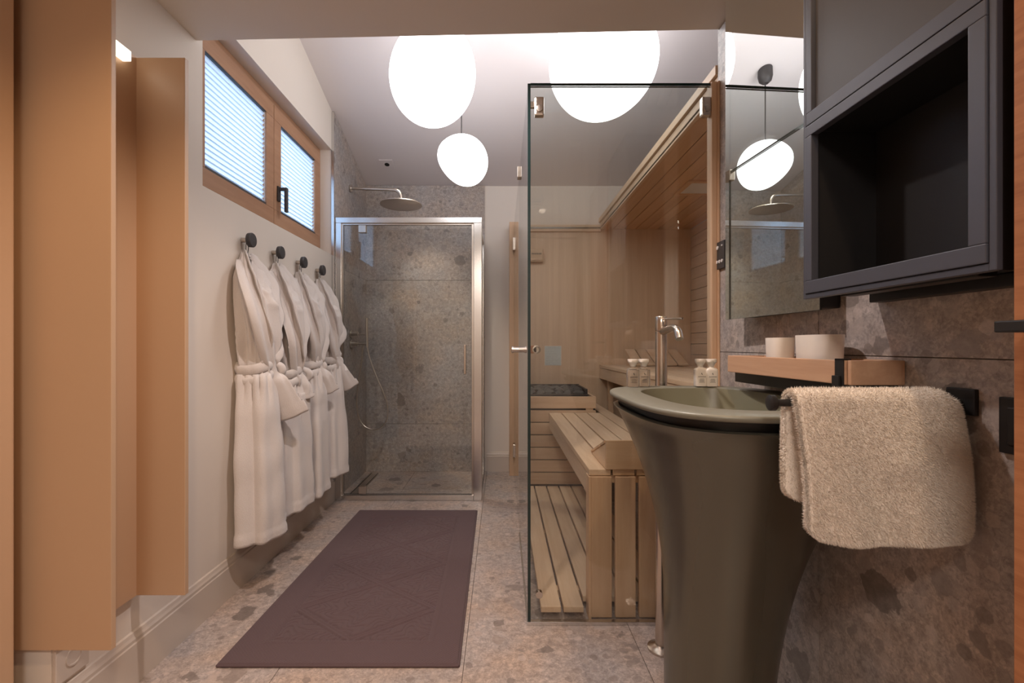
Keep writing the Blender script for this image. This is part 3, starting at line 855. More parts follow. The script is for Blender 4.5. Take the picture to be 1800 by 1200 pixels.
# ------------------------------------------------------------------ bath mat
def bath_mat():
    c00, c10, c01, c11 = (-.931, 1.524), (-.141, 1.524), (-.900, 2.960), (-.158, 2.960)
    W, L = .77, 1.436
    nu, nv = 350, 640
    u = np.linspace(0, 1, nu); v = np.linspace(0, 1, nv)
    U, Vv = np.meshgrid(u, v)
    x = (U - .5) * W; y = (Vv - .5) * L
    ix, iy = .268, .59
    inside = (np.abs(x) < ix) & (np.abs(y) < iy)
    h = np.full_like(x, .0120)
    # frame line round the inner panel
    dfr = np.maximum(np.abs(x) - ix, np.abs(y) - iy)
    h -= .0035 * np.exp(-(dfr / .005) ** 2)
    h += .0020 * np.exp(-((dfr - .016) / .007) ** 2)
    # three diamonds
    P_ = 2 * iy / 3
    yy = (y + iy) % P_ - P_ / 2
    s = np.abs(x) / ix + np.abs(yy) / (P_ / 2)         # 1 on the diamond outline
    dl = (s - 1) * .16
    band = np.exp(-(dl / .014) ** 2)
    line = np.exp(-((np.abs(dl) - .015) / .0045) ** 2) + .7 * np.exp(-(dl / .004) ** 2)
    fl = np.zeros_like(x)
    def floral(cx, cy, k):
        r = np.hypot(x - cx, (y - cy) * 1.25); th = np.arctan2((y - cy) * 1.25, x - cx)
        pet = r * (1 + .22 * np.cos(k * th) + .10 * np.cos(2 * k * th + r * 40))
        return -np.exp(-(np.sin((pet * 185 + 1.6 * np.sin(k * th + r * 30)) / 2) / .30) ** 2)
    ind = s < 1
    for c in (-P_, 0, P_):
        m_ = ind & (np.abs(y - c) < P_ / 2)
        fl[m_] = floral(0, c, 6)[m_]
    out = ~ind
    for sx in (-ix, ix):
        for cy in (-1.5 * P_, -.5 * P_, .5 * P_, 1.5 * P_):
            m_ = out & (np.abs(y - cy) <= P_ / 2) & (x * sx > 0)
            fl[m_] = floral(sx * .82, cy, 5)[m_]
    rel = .0048 * fl * (1 - np.clip(band, 0, 1)) - .0060 * line + .0012 * band
    h = h + rel * inside
    # woven border
    wv = np.sin(x * 560) * np.sin(y * 560) * .0013
    h = h + wv * (~inside)
    e = np.minimum(np.minimum(U * W, (1 - U) * W), np.minimum(Vv * L, (1 - Vv) * L))
    h = h * np.clip(.30 + np.sqrt(np.clip(e / .006, 0, 1)) * .7, 0, 1)
    X = (1 - U) * (1 - Vv) * c00[0] + U * (1 - Vv) * c10[0] + (1 - U) * Vv * c01[0] + U * Vv * c11[0]
    Y = (1 - Vv) * c00[1] + Vv * c01[1]
    V = np.stack([X, Y, h], -1).reshape(-1, 3).tolist()
    Fc = []
    for j in range(nv - 1):
        b0 = j * nu
        for i in range(nu - 1):
            Fc.append((b0 + i, b0 + i + 1, b0 + nu + i + 1, b0 + nu + i))
    loop = [i for i in range(nu)] + [j * nu + nu - 1 for j in range(1, nv)] + [(nv - 1) * nu + i for i in range(nu - 2, -1, -1)] + [j * nu for j in range(nv - 2, 0, -1)]
    base = len(V)
    V += [(V[i][0], V[i][1], .0005) for i in loop]
    n = len(loop)
    for i in range(n):
        j = (i + 1) % n
        Fc.append((loop[i], loop[j], base + j, base + i))
    t = thing('bath_mat', ((c00[0] + c11[0]) / 2, 2.2, 0), 'dark aubergine bath mat with embossed diamonds on the stone floor', 'bath mat')
    mesh_obj('embossed_terry', V, Fc, M['mat'], t, smooth=True)
    hem = [(c00[0], c00[1]), (c10[0], c10[1]), (c11[0], c11[1]), (c01[0], c01[1]), (c00[0], c00[1])]
    for a, b_ in zip(hem, hem[1:]):
        tube('hem_edge', [(a[0], a[1], .005), (b_[0], b_[1], .005)], .0042, M['mat'], t, sides=8)
bath_mat()

# ------------------------------------------------------------------ sauna shell
XG = 0.0986
ZG = 2.028
ZK = 2.025
t = thing('sauna_back_panel', (.85, YB, 0), 'light wood veneer back wall of the sauna', 'wall panel')
box('veneer_sheet', .116, XS, YB - .018, YB - .001, .0, 2.035, M['veneer'], t)
box('top_batten', .116, .826, YB - .032, YB - .018, 2.005, 2.062, M['sauna_x'], t, .002)
t = thing('sauna_side_wall', (XS, 2.85, 0), 'horizontally boarded wooden side wall inside the sauna', 'wall panel')
z = 0.0
while z < ZK - .01:
    z1 = min(z + .089, ZK)
    box('board', XS, XS + .028, YG + .006, YB - .019, z + .0015, z1 - .0015, M['sauna_y'], t, .003)
    z += .089
box('bounce_lining', .842, XS, YG + .0045, YG + .011, 0, ZK, M['veneer'], t)  # unseen pale lining, added to bounce more light inside the sauna
box('backing', XS + .020, XS + .029, YG + .006, YB - .019, 0, ZK, M['dark'], t)
t = thing('sauna_ceiling', (1.2, 2.85, ZK), 'boarded wooden sauna ceiling with pale edge fascia', 'ceiling panel')
n = 8; w = (XS - .840) / n
for k in range(n):
    box('board', .840 + k * w + .0015, .840 + (k + 1) * w - .0035, YG + .012, YB - .019, ZK, ZK + .02, M['ceil_wood'], t, .003)
box('backing', .842, XS, YG + .012, YB - .019, ZK + .012, ZK + .06, M['dark'], t)
box('fascia', .822, .840, YG + .012, YB - .019, ZK - .006, ZK + .050, M['sauna_y'], t, .002)
box('fascia', .810, .840, YG + .012, YB - .019, ZK + .054, ZK + .090, M['sauna_y'], t, .002)
t = thing('sauna_ceiling_vent', (1.20, 2.88, ZK), 'rectangular recessed vent in the sauna ceiling boards', 'vent')
boxes('vent_frame', ring_boxes(0, 1, 0, 1, 0, 0, 0)[:0] + [(1.10, 1.36, 2.74, 2.77, ZK - .010, ZK + .001), (1.10, 1.36, 2.97, 3.00, ZK - .010, ZK + .001), (1.10, 1.13, 2.77, 2.97, ZK - .010, ZK + .001), (1.33, 1.36, 2.77, 2.97, ZK - .010, ZK + .001)], M['ceil_wood'], t, .002)
box('vent_plate', 1.13, 1.33, 2.77, 2.97, ZK - .004, ZK - .001, M['plastic'], t)
S(boxes('trim_3', [(.786, .806, YG - .012, YG + .030, 0, 2.04), (.8065, .8145, YG - .018, YG + .030, 0, 2.04)], M['sauna_z'], bev=.002))
S(box('trim_4', .062, .114, 3.775, YB - .001, 0, 2.055, M['sauna_z'], bev=.002))

t = thing('sauna_glass', (.45, YG, 0), 'frameless clear glass front and side enclosing the sauna', 'glass screen')
fp = pane('front_pane', XG + .010, .788, YG, YG + .010, .012, ZG, t, 'y')
box('corner_seal', XG - .001, XG + .010, YG - .001, YG + .011, .012, ZG + .010, M['glass_edge'], t)
sp_ = pane('side_pane', XG, XG + .010, YG + .011, 2.60, .012, ZG, t, 'x')
dp = pane('door_pane', XG, XG + .008, 2.606, 3.77, .015, ZG - .004, t, 'x')
pane('roof_pane', XG + .010, .822, YG - .001, YB - .034, ZG + .0005, ZG + .0115, t, 'z')
boxes('floor_channel', [(XG - .004, .788, YG - .006, YG + .014, .0, .014), (XG - .004, XG + .012, YG + .014, 2.60, .0, .014)], M['alu'], t, .001)
# corner clamps
def clamp(x, sgn):
    c = box('glass_clamp', x - .018, x + .018, YG - .010, YG + .018, 1.915, 1.985, M['nickel'], t, .006)
    lathe('clamp_screw', [(.012, 0), (.012, -.004), (.006, -.005)], (x, YG - .010, 1.940), M['steel'], c, 20, 'y')
    box('clamp_arm', *sorted((x + sgn * .018, x + sgn * .040)), YG + .001, YG + .016, 1.950, 1.972, M['nickel'], c, .002)
clamp(.141, -1); clamp(.769, 1)
lathe('clamp_pin', [(.013, -.006), (.013, .014)], (.141, YG, .115), M['nickel'], t, 20, 'y')
# door knobs: steel outside, wood inside, hinge above
YD = 2.66
kn = lathe('outer_knob', [(.016, 0), (.016, -.030), (.020, -.031), (.020, -.042), (.014, -.044)], (XG, YD, 1.030), M['nickel'], dp, 24, 'x')
tube('inner_stem', [(XG + .008, YD, 1.030), (XG + .050, YD, 1.030)], .010, M['nickel'], dp)
box('inner_grip', XG + .035, XG + .105, YD - .022, YD + .022, 1.008, 1.052, M['oak'], dp, .008)
lathe('grip_disc', [(.024, 0), (.024, -.004), (.016, -.005), (.014, -.002), (.006, -.002)], (XG + .098, YD - .020, 1.030), M['nickel'], dp, 28, 'y')
for z in (.22, 1.86):
    box('door_hinge', XG - .010, XG + .018, 3.69, 3.772, z - .05, z + .05, M['nickel'], dp, .003)
box('hinge_clamp', XG - .012, XG + .020, 2.58, 2.63, 1.985, 2.045, M['nickel'], t, .003)

# control box, notice
t = thing('sauna_thermometer', (.27, YB - .02, 1.82), 'small slotted wooden sensor box on the sauna back wall', 'sensor')
zt = CAM_H + (608 - 449) / 820 * 3.88
xt = (943 - 882) / 820 * 3.88
box('box_body', xt - .055, xt + .055, YB - .060, YB - .018, zt - .053, zt + .053, M['sauna_x'], t, .006)
for k in range(6):
    box('vent_slot', xt - .040 + k * .014, xt - .033 + k * .014, YB - .0615, YB - .059, zt + .005, zt + .018, M['dark'], t)
box('lower_lip', xt - .048, xt + .048, YB - .066, YB - .058, zt - .042, zt - .032, M['sauna_x'], t, .002)
xn, zn = (972 - 882) / 820 * 3.90, CAM_H - (625 - 608) / 820 * 3.90
t = thing('safety_notice', (xn, YB - .02, zn), 'pale printed safety notice on the sauna back wall', 'notice')
box('sheet', xn - .066, xn + .066, YB - .0215, YB - .018, zn - .078, zn + .078, M['notice'], t)
box('backing_plate', xn - .070, xn + .070, YB - .0195, YB - .0178, zn - .082, zn + .082, M['plastic'], t, .0005)

# duckboard
t = thing('duckboard', (.4, 2.55, 0), 'slatted wooden duckboard on the sauna floor', 'duckboard')
for k in range(6):
    x0 = .150 + k * .0865
    box('slat', x0, x0 + .0775, 1.785 if k < 2 else 1.86, 3.325, .030, .054, M['sauna_y'], t, .004)
for y in (1.95, 2.55, 3.2):
    box('cross_batten', .155, .66, y, y + .04, .0, .030, M['sauna_x'], t)

# lower bench
ZB = .574
t = thing('lower_bench', (.6, 2.6, 0), 'lower slatted sauna bench with upright boards closing its end', 'bench')
k = 0
x0 = .337
while x0 < .74:
    y1 = 3.335 if x0 < .66 else YB - .02
    box('seat_slat', x0, x0 + .084, 1.800, y1, ZB - .024, ZB, M['sauna_y'], t, .003)
    x0 += .092
box('front_fascia', .340, .362, 1.835, 3.335, ZB - .112, ZB - .026, M['sauna_y'], t, .003)
box('end_rail', .340, .80, 1.812, 1.834, ZB - .055, ZB - .025, M['sauna_x'], t, .002)
x0 = .345
k = 0
while x0 < .74:
    box('end_board', x0, x0 + .078, 1.790, 1.810, .008, ZB - .026, M['sauna_z'], t, .003)
    x0 += .0915
box('corner_post', .334, .345, 1.792, 1.850, .0, ZB - .026, M['sauna_z'], t, .002)
boxes('cross_rail', [(.36, .80, 2.3, 2.33, ZB - .06, ZB - .024), (.36, .80, 3.0, 3.03, ZB - .06, ZB - .024)], M['sauna_x'], t)
# support legs
for y in (2.30, 3.00):
    box('leg', .74, .78, y, y + .04, 0, ZB - .06, M['sauna_z'], t, .003)

# headrest on the lower bench
t = thing('wedge_headrest', (.55, 1.95, ZB), 'wooden wedge headrest on the lower bench behind the basin', 'headrest')
x0, x1 = .400, .74
prism('side_cheek', [(1.803, ZB + .001), (2.080, ZB + .001), (1.803, ZB + .100)], 0, x0, x0 + .016, M['sauna_y'], t, .001)
prism('side_cheek', [(1.803, ZB + .001), (2.080, ZB + .001), (1.803, ZB + .100)], 0, x1 - .016, x1, M['sauna_y'], t, .001)
box('front_board', x0, x1, 1.790, 1.803, ZB + .001, ZB + .114, M['sauna_x'], t, .003)
for k in range(3):
    a, b_ = 1.804 + k * .094, 1.804 + k * .094 + .086
    za = lambda y: ZB + .100 - (y - 1.803) / .277 * .099
    prism('top_slat', [(a, za(a) + .001), (b_, za(b_) + .001), (b_, za(b_) + .013), (a, za(a) + .013)], 0, x0 - .003, x1 + .003, M['sauna_x'], t, .002)

# upper bench
ZU = .893
t = thing('upper_bench', (1.2, 2.85, 0), 'upper slatted sauna bench along the boarded side wall', 'bench')
x0 = .815
while x0 < 1.56:
    box('seat_slat', x0, min(x0 + .084, XS - .002), 1.80, YB - .02, ZU - .024, ZU, M['sauna_y'], t, .003)
    x0 += .092
box('front_fascia', .820, .842, 1.80, YB - .02, ZU - .114, ZU - .026, M['sauna_y'], t, .003)
boxes('cross_rail', [(.842, XS - .004, y, y + .04, ZU - .08, ZU - .026) for y in (1.9, 2.8, 3.7)], M['sauna_x'], t)
for y in (1.9, 2.8, 3.7):
    box('leg', .845, .885, y, y + .04, 0, ZU - .08, M['sauna_z'], t, .003)
    box('leg', XS - .045, XS - .005, y, y + .04, 0, ZU - .08, M['sauna_z'], t, .003)
t = thing('slatted_headrest', (1.22, 3.7, ZU), 'sloping slatted headrest at the back of the upper bench', 'headrest')
ya, yb, zb_ = 3.60, 3.86, ZU + .118
for k in range(5):
    x0 = 1.02 + k * .086
    prism('slat', [(ya, ZU + .004), (yb, zb_), (yb, zb_ + .014), (ya, ZU + .018)], 0, x0, x0 + .077, M['sauna_y'], t, .002)
for x0 in (1.03, 1.40):
    prism('side_cheek', [(ya + .03, ZU + .001), (yb, ZU + .001), (yb, zb_ - .001), (ya + .03, ZU + .014)], 0, x0, x0 + .02, M['sauna_y'], t)

# heater in its slatted casing
t = thing('heater_casing', (.40, 3.6, 0), 'horizontally slatted wooden casing round the sauna heater', 'casing')
XH0, XH1, YH0 = .112, .676, 3.345
boxes('top_band', [(XH0, XH1, YH0, YH0 + .022, .603, .687), (XH1 - .022, XH1, YH0 + .022, YB - .02, .603, .687), (XH0, XH0 + .02, YH0 + .022, YB - .02, .603, .687)], M['sauna_x'], t, .002)
z = .505
while z > .03:
    box('casing_slat', XH0, XH1, YH0 + .004, YH0 + .024, z, z + .083, M['sauna_x'], t, .003)
    z -= .0895
box('casing_back', XH0, XH1, YH0 + .03, YH0 + .036, .02, .60, M['dark'], t)
box('spacer', XH1 - .07, XH1 - .02, YH0 + .005, YH0 + .02, .588, .603, M['sauna_x'], t)
t = thing('sauna_heater', (.40, 3.6, 0), 'dark metal sauna heater set into the slatted casing', 'heater')
hx0, hx1, hy0, hy1 = .185, .610, 3.42, 3.80
box('heater_body', hx0, hx1, hy0, hy1, .06, .66, M['dark'], t, .004)
boxes('rim_frame', [(hx0 - .03, hx1 + .02, hy0 - .03, hy0, .660, .700), (hx0 - .03, hx1 + .02, hy1, hy1 + .012, .660, .740), (hx0 - .03, hx0, hy0, hy1, .660, .735), (hx1, hx1 + .02, hy0, hy1, .660, .735)], M['dark'], t, .003)
stone_i = 0
nx_, ny_ = 6, 4
lab_row = ['front', 'second', 'third', 'rear']
for j in range(ny_):
    for i in range(nx_):
        cx = hx0 + .036 + i * (hx1 - hx0 - .072) / (nx_ - 1) + random.uniform(-.008, .008)
        cy = hy0 + .045 + j * (hy1 - hy0 - .09) / (ny_ - 1) + random.uniform(-.008, .008)
        cz = .690 + random.uniform(-.006, .012) + .012 * (j > 0)
        bm = bmesh.new(); bmesh.ops.create_icosphere(bm, subdivisions=2, radius=1)
        sd = random.uniform(0, 50)
        rx, ry, rz = random.uniform(.040, .050), random.uniform(.040, .052), random.uniform(.026, .036)
        for v in bm.verts:
            q = 1 + .45 * mnoise.noise(v.co * 1.1 + Vector((sd, 0, 0)))
            v.co = Vector((cx + v.co.x * rx * q, cy + v.co.y * ry * q, cz + v.co.z * rz * q))
        o = bm_obj('heater_stone', bm, M['rock'])
        o.data.set_sharp_from_angle(angle=math.radians(30))
        tag(o, 'grey rough stone heaped on top of the sauna heater', 'stone', 'stones on the sauna heater')

# ------------------------------------------------------------------ sauna control panel on the stone wall
t = thing('control_panel', (XR, 1.72, 1.38), 'small dark control panel with white buttons on the stone wall edge', 'control panel')
box('panel_body', XR - .010, XR, 1.690, 1.752, 1.335, 1.436, M['dark'], t, .002)
for (y, z, r) in ((1.738, 1.415, .007), (1.704, 1.418, .003), (1.742, 1.362, .006), (1.722, 1.362, .006), (1.703, 1.362, .006)):
    lathe('button', [(r, 0), (r, -.003)], (XR - .010, y, z), M['plastic'], t, 16, 'x')

# ------------------------------------------------------------------ mirror cabinet
XM = 0.762
MIRROR_YAW = math.radians(2.35)
my0, my1, mz0, mz1 = 1.118, 1.552, 1.137, 2.205
t = thing('wall_mirror', (XM, (my0 + my1) / 2, mz0), 'tall frameless wall mirror with dark backing box beside the cabinet', 'mirror')
bd = box('backing_box', XM + .006, XR - .001, my0 + .002, my1 - .05, mz0 + .004, mz1 - .01, M['black'], t, .004)
bm = bmesh.new()
fs = add_box(bm, XM, XM + .005, my0, my1, mz0, mz1)
bm.normal_update()
for f in fs: f.material_index = 0 if f.calc_center_median().x < XM + .001 else 1
mp_ = bm_obj('mirror_pane', bm, [M['mirror'], M['black']], t)
if abs(MIRROR_YAW) > 0:
    c = Vector((XM, my0, 0))
    R = Matrix.Translation(c) @ Matrix.Rotation(MIRROR_YAW, 4, 'Z') @ Matrix.Translation(-c)
    mp_.data.transform(R)

# ------------------------------------------------------------------ wall cabinet
XC, cy0, cy1, cz0, cz1 = 0.667, 0.638, 1.017, 1.1645, 1.524
t = thing('wall_cabinet', (XC, .83, cz0), 'anthracite wall cabinet with open black niche below a closed door', 'cabinet')
wt = .030
b_ = boxes('niche_shell', [(XC, XR - .001, cy0, cy1, cz0, cz0 + .014), (XC, XR - .001, cy0, cy1, cz1 - .014, cz1), (XC, XR - .001, cy0, cy0 + .014, cz0 + .014, cz1 - .014), (XC, XR - .001, cy1 - .014, cy1, cz0 + .014, cz1 - .014), (XR - .010, XR - .001, cy0 + .014, cy1 - .014, cz0 + .014, cz1 - .014)], M['cab_in'], t)
boxes('niche_frame', [(XC - .006, XC + .010, cy0 - .001, cy1 + .001, cz0 - .001, cz0 + .026), (XC - .006, XC + .010, cy0 - .001, cy1 + .001, cz1 - .022, cz1 + .001), (XC - .006, XC + .010, cy0 - .001, cy0 + .024, cz0 + .026, cz1 - .022), (XC - .006, XC + .010, cy1 - .020, cy1 + .001, cz0 + .026, cz1 - .022)], M['cab'], t, .0015)
boxes('outer_frame', [(XC - .003, XC + .006, cy0 - .012, cy0 - .002, cz0 - .012, 2.19), (XC - .003, XC + .012, cy1 + .002, cy1 + .010, cz0 - .012, 2.19), (XC - .003, XC + .012, cy0 - .002, cy1 + .002, cz0 - .012, cz0 - .002)], M['cab'], t, .001)
box('near_side', XC + .012, XR - .001, cy0 - .006, cy0 - .0005, cz0 - .012, 2.19, M['cab_in'], t)
box('upper_body', XC + .012, XR - .001, cy0, cy1, cz1 + .004, 2.19, M['cab_in'], t)
dr = box('door_panel', XC + .004, XC + .012, cy0 + .022, cy1 - .020, cz1 + .034, 2.165, M['cab_door'], t, .001)
boxes('door_frame', [(XC - .004, XC + .012, cy0, cy1, cz1 + .004, cz1 + .030), (XC - .004, XC + .012, cy0, cy0 + .019, cz1 + .030, 2.188), (XC - .004, XC + .012, cy1 - .017, cy1, cz1 + .030, 2.188), (XC - .004, XC + .012, cy0 + .019, cy1 - .017, 2.169, 2.188)], M['cab'], dr, .0012)
box('light_strip', XC + .035, XC + .065, cy0 + .05, cy1 - .05, cz0 - .012, cz0 - .0008, M['black'], t, .002)
box('mounting_rail', XR - .030, XR - .001, cy0, cy1 - .02, cz0 - .022, cz0 - .0005, M['black'], t, .002)

# ------------------------------------------------------------------ wash basin
ZR = .919
BC = (.602, 1.203)
def sup(a, axl, axr, ay, n, cx, cy):
    c, s = math.cos(a), math.sin(a)
    ax = axr if c > 0 else axl
    return (cx + ax * math.copysign(abs(c) ** (2 / n), c), cy + ay * math.copysign(abs(s) ** (2 / n), s))
NB = 96
ang = [2 * PI * i / NB for i in range(NB)]
t = thing('wash_basin', (.56, 1.19, 0), 'freestanding olive-grey flared pedestal wash basin against the stone wall', 'wash basin')
# pedestal: z, left half width, right half width, half depth, exponent, centre x
tabp = [(.882, .284, .209, .332, 3.2, .602), (.87, .274, .207, .324, 3.1, .602), (.80, .242, .200, .290, 2.9, .600), (.70, .203, .184, .238, 2.6, .593), (.58, .166, .160, .190, 2.4, .583),
        (.45, .144, .142, .158, 2.2, .573), (.30, .132, .130, .142, 2.1, .560), (.15, .127, .125, .133, 2.0, .553), (0.0, .125, .123, .130, 2.0, .551)]
def ptab(z):
    zz = [q[0] for q in tabp][::-1]
    return [float(np.interp(z, zz, [q[k] for q in tabp][::-1])) for k in range(1, 6)]
rings = []
for z in np.linspace(0, .882, 60):
    # smooth the table a little
    vals = np.mean([ptab(min(.882, max(0, z + dz))) for dz in (-.05, -.025, 0, .025, .05)], axis=0) if .06 < z < .84 else ptab(z)
    rings.append([(*sup(a, vals[0], vals[1], vals[2], vals[3], vals[4], BC[1]), z) for a in ang])
top = rings[-1]
rings.append([(BC[0] + (x - BC[0]) * .985, BC[1] + (y - BC[1]) * .985, .8845) for x, y, z in top])
rings.append([(BC[0] + (x - BC[0]) * .955, BC[1] + (y - BC[1]) * .955, .8845) for x, y, z in top])
V, Fc = loft_data(rings, True, True, False)
mesh_obj('pedestal', V, Fc, M['basin'], t, smooth=True, angle=40)
def ringo(k, z, kw=None):
    return [(BC[0] + (x - BC[0]) * k, BC[1] + (y - BC[1]) * k, z) for (x, y) in [sup(a, .292, .211, .343, 3.4, *BC) for a in ang]]
V, Fc = loft_data([ringo(.91, .880), ringo(.925, .905)], True, False, False)
mesh_obj('shadow_gap', V, Fc, M['gap'], t, smooth=True, angle=30)
IC = (.598, 1.235)
def ringi(k, z, dx=0):
    return [(IC[0] + dx + (x - IC[0]) * k, IC[1] + (y - IC[1]) * k, z) for (x, y) in [sup(a, .196, .165, .272, 3.0, *IC) for a in ang]]
V, Fc = loft_data([ringi(1.03, .9045), ringo(.97, .9045), ringo(.995, .907), ringo(1.0, .912), ringo(.997, .9165), ringo(.985, ZR), ringi(1.02, ZR - .002), ringi(1.0, ZR - .005)], True, False, False)
mesh_obj('rim', V, Fc, M['rim'], t, smooth=True, angle=60)
V, Fc = loft_data([ringi(1.0, ZR - .005), ringi(.985, .90), ringi(.95, .86), ringi(.88, .815), ringi(.70, .795), ringi(.30, .788), ringi(.08, .786)], True, False, True)
mesh_obj('bowl', V, Fc, M['bowl'], t, smooth=True)

# ------------------------------------------------------------------ floor-standing tap
FXp, FYp = .552, 1.615
t = thing('basin_tap', (FXp, FYp, 0), 'tall floor-standing satin nickel tap behind the wash basin', 'tap')
lathe('floor_flange', [(.046, 0), (.046, .008), (.030, .014), (.022, .020)], (FXp, FYp, 0), M['nickel'], t, 32)
lathe('column', [(.020, .015), (.020, 1.100)], (FXp, FYp, 0), M['nickel'], t, 32)
lathe('cap', [(.0195, 1.102), (.0205, 1.104), (.0205, 1.150), (.019, 1.152)], (FXp, FYp, 0), M['nickel'], t, 32)
tube('spout', [(FXp, FYp, 1.098), (FXp, FYp - .07, 1.105), (FXp, FYp - .115, 1.108), (FXp, FYp - .148, 1.100), (FXp, FYp - .166, 1.072)], .0125, M['nickel'], t, 30, 16)
tube('lever', [(FXp, FYp - .01, 1.143), (FXp, FYp - .19, 1.134)], .0035, M['nickel'], t)

# ------------------------------------------------------------------ bottles on the back rim
def bottle(x, y, white, label):
    t = thing('toiletry_bottle', (x, y, ZR), label, 'bottle', 'small toiletry bottles on the basin rim')
    z = ZR + .0008
    mb = M['white'] if white else M['gel']
    w, d_ = .0190, .0125
    rg = []
    for (k, h) in ((.90, 0), (1.0, .003), (1.0, .050), (.98, .054), (.80, .058), (.45, .061), (.45, .064)):
        rg.append([(*sup(2 * PI * i / 32, w * k, w * k, d_ * min(1, k * 1.1), 5 if k > .6 else 2.4, x, y), z + h) for i in range(32)])
    V, Fc = loft_data(rg)
    bt = mesh_obj('bottle_body', V, Fc, mb, t, smooth=True, angle=35)
    rg = []
    for (k, h) in ((.44, .0645), (.48, .068), (.76, .0765), (.84, .0785), (.86, .0870), (.84, .0880)):
        rg.append([(*sup(2 * PI * i / 32, w * k, w * k, w * k, 2.2, x, y), z + h) for i in range(32)])
    V, Fc = loft_data(rg)
    mesh_obj('cap', V, Fc, M['white'], t, smooth=True, angle=35)
    yf = y - d_ - .0005
    lst = [(x - .0016, x + .0006, yf, yf + .0004, z + .040, z + .0436), (x - .0004, x + .0018, yf, yf + .0004, z + .0375, z + .0398)]
    for i in range(7):
        q = x - .0118 + i * .0036
        lst.append((q, q + .0020, yf, yf + .0004, z + .030, z + .0322))
    for k in range(4):
        hw = (.006, .008, .007, .009)[k]
        lst.append((x - hw, x + hw, yf, yf + .0004, z + .0235 - k * .0035, z + .0243 - k * .0035))
    boxes('label_print', lst, M['dark'], bt)
bottle((1112.5 - 882) / 820 * 1.500, 1.500, False, 'clear toiletry bottle with white cap at the tip of the basin rim')
bottle((1131.5 - 882) / 820 * 1.512, 1.512, False, 'clear toiletry bottle with white cap, next to the tap column')
bottle((1231 - 882) / 820 * 1.520, 1.520, True, 'white toiletry bottle on the rim, the one farther from the stone wall')
bottle((1250 - 882) / 820 * 1.514, 1.514, True, 'white toiletry bottle on the rim, beside the stone wall')

# ------------------------------------------------------------------ wooden tray on its black bracket
tx0, ty0, ty1, tz0, tz1 = .697, .937, 1.44, .971, 1.021
t = thing('tray_shelf', (XR, 1.2, .94), 'black metal wall bracket carrying the oak tray', 'shelf bracket')
box('bracket_plate', tx0 + .020, XR - .001, ty0 + .02, ty1 - .005, tz0 - .030, tz0 - .0005, M['black'], t, .002)
t = thing('wooden_tray', (.76, 1.19, tz0), 'long oak tray with black metal strap on the stone wall', 'tray')
box('tray_bottom', tx0 + .008, XR - .009, ty0 + .008, ty1 - .008, tz0, tz0 + .008, M['tray'], t)
box('long_side', tx0, tx0 + .009, ty0 + .012, ty1, tz0, tz1, M['tray'], t, .002)
box('long_side', XR - .010, XR - .001, ty0 + .004, ty1, tz0, tz1, M['tray'], t, .002)
box('short_side', tx0 + .009, XR - .010, ty1 - .009, ty1, tz0, tz1, M['tray'], t, .002)
box('short_side', tx0 + .004, XR - .010, ty0, ty0 + .009, tz0, tz1, M['tray'], t, .002)
st = boxes('strap', [(tx0 - .0025, tx0 - .0003, ty0 + .012, ty0 + .036, tz0 - .004, tz1 + .002), (tx0 - .0025, tx0 + .014, ty0 + .012, ty0 + .036, tz1 + .0005, tz1 + .003)], M['black'], t)
box('strap_clip', tx0 - .008, tx0 - .0026, ty0 + .018, ty0 + .038, tz0 - .004, tz0 + .018, M['black'], st, .001)

def cup(cx, cy, wx, wy, h, label):
    z0 = tz0 + .0085
    rg = []
    for (k, z) in ((.88, 0), (.92, .003), (1.0, h - .003), (1.0, h), (.95, h), (.93, h - .004), (.84, .006)):
        rg.append([(*sup(a, wx * k, wx * k, wy * k, 2.8, cx, cy), z0 + z) for a in ang[::2]])
    V, Fc = loft_data(rg)
    o = mesh_obj('ceramic_cup', V, Fc, M['white'], smooth=True, angle=40)
    tag(o, label, 'cup', 'ceramic cups on the oak tray')
cup(.756, 1.268, .030, .036, .093, 'small white ceramic cup on the tray, nearer the sauna')
cup(.758, 1.115, .034, .062, .097, 'wide white ceramic cup on the tray, nearer the strap')

# ------------------------------------------------------------------ towel rail and towel
YT, ZT = .822, .950
t = thing('towel_rail', (XR, YT, ZT), 'black rod towel rail with round end knob on the stone wall', 'towel rail')
box('wall_plate', XR - .008, XR, YT - .026, YT + .026, ZT - .020, ZT + .026, M['black'], t, .002)
tube('rod', [(XR - .006, YT, ZT), (.478, YT, ZT)], .0065, M['black'], t)
lathe('end_knob', [(.010, 0), (.014, .002), (.014, .010), (.012, .012)], (.470, YT, ZT), M['black'], t, 24, 'x')

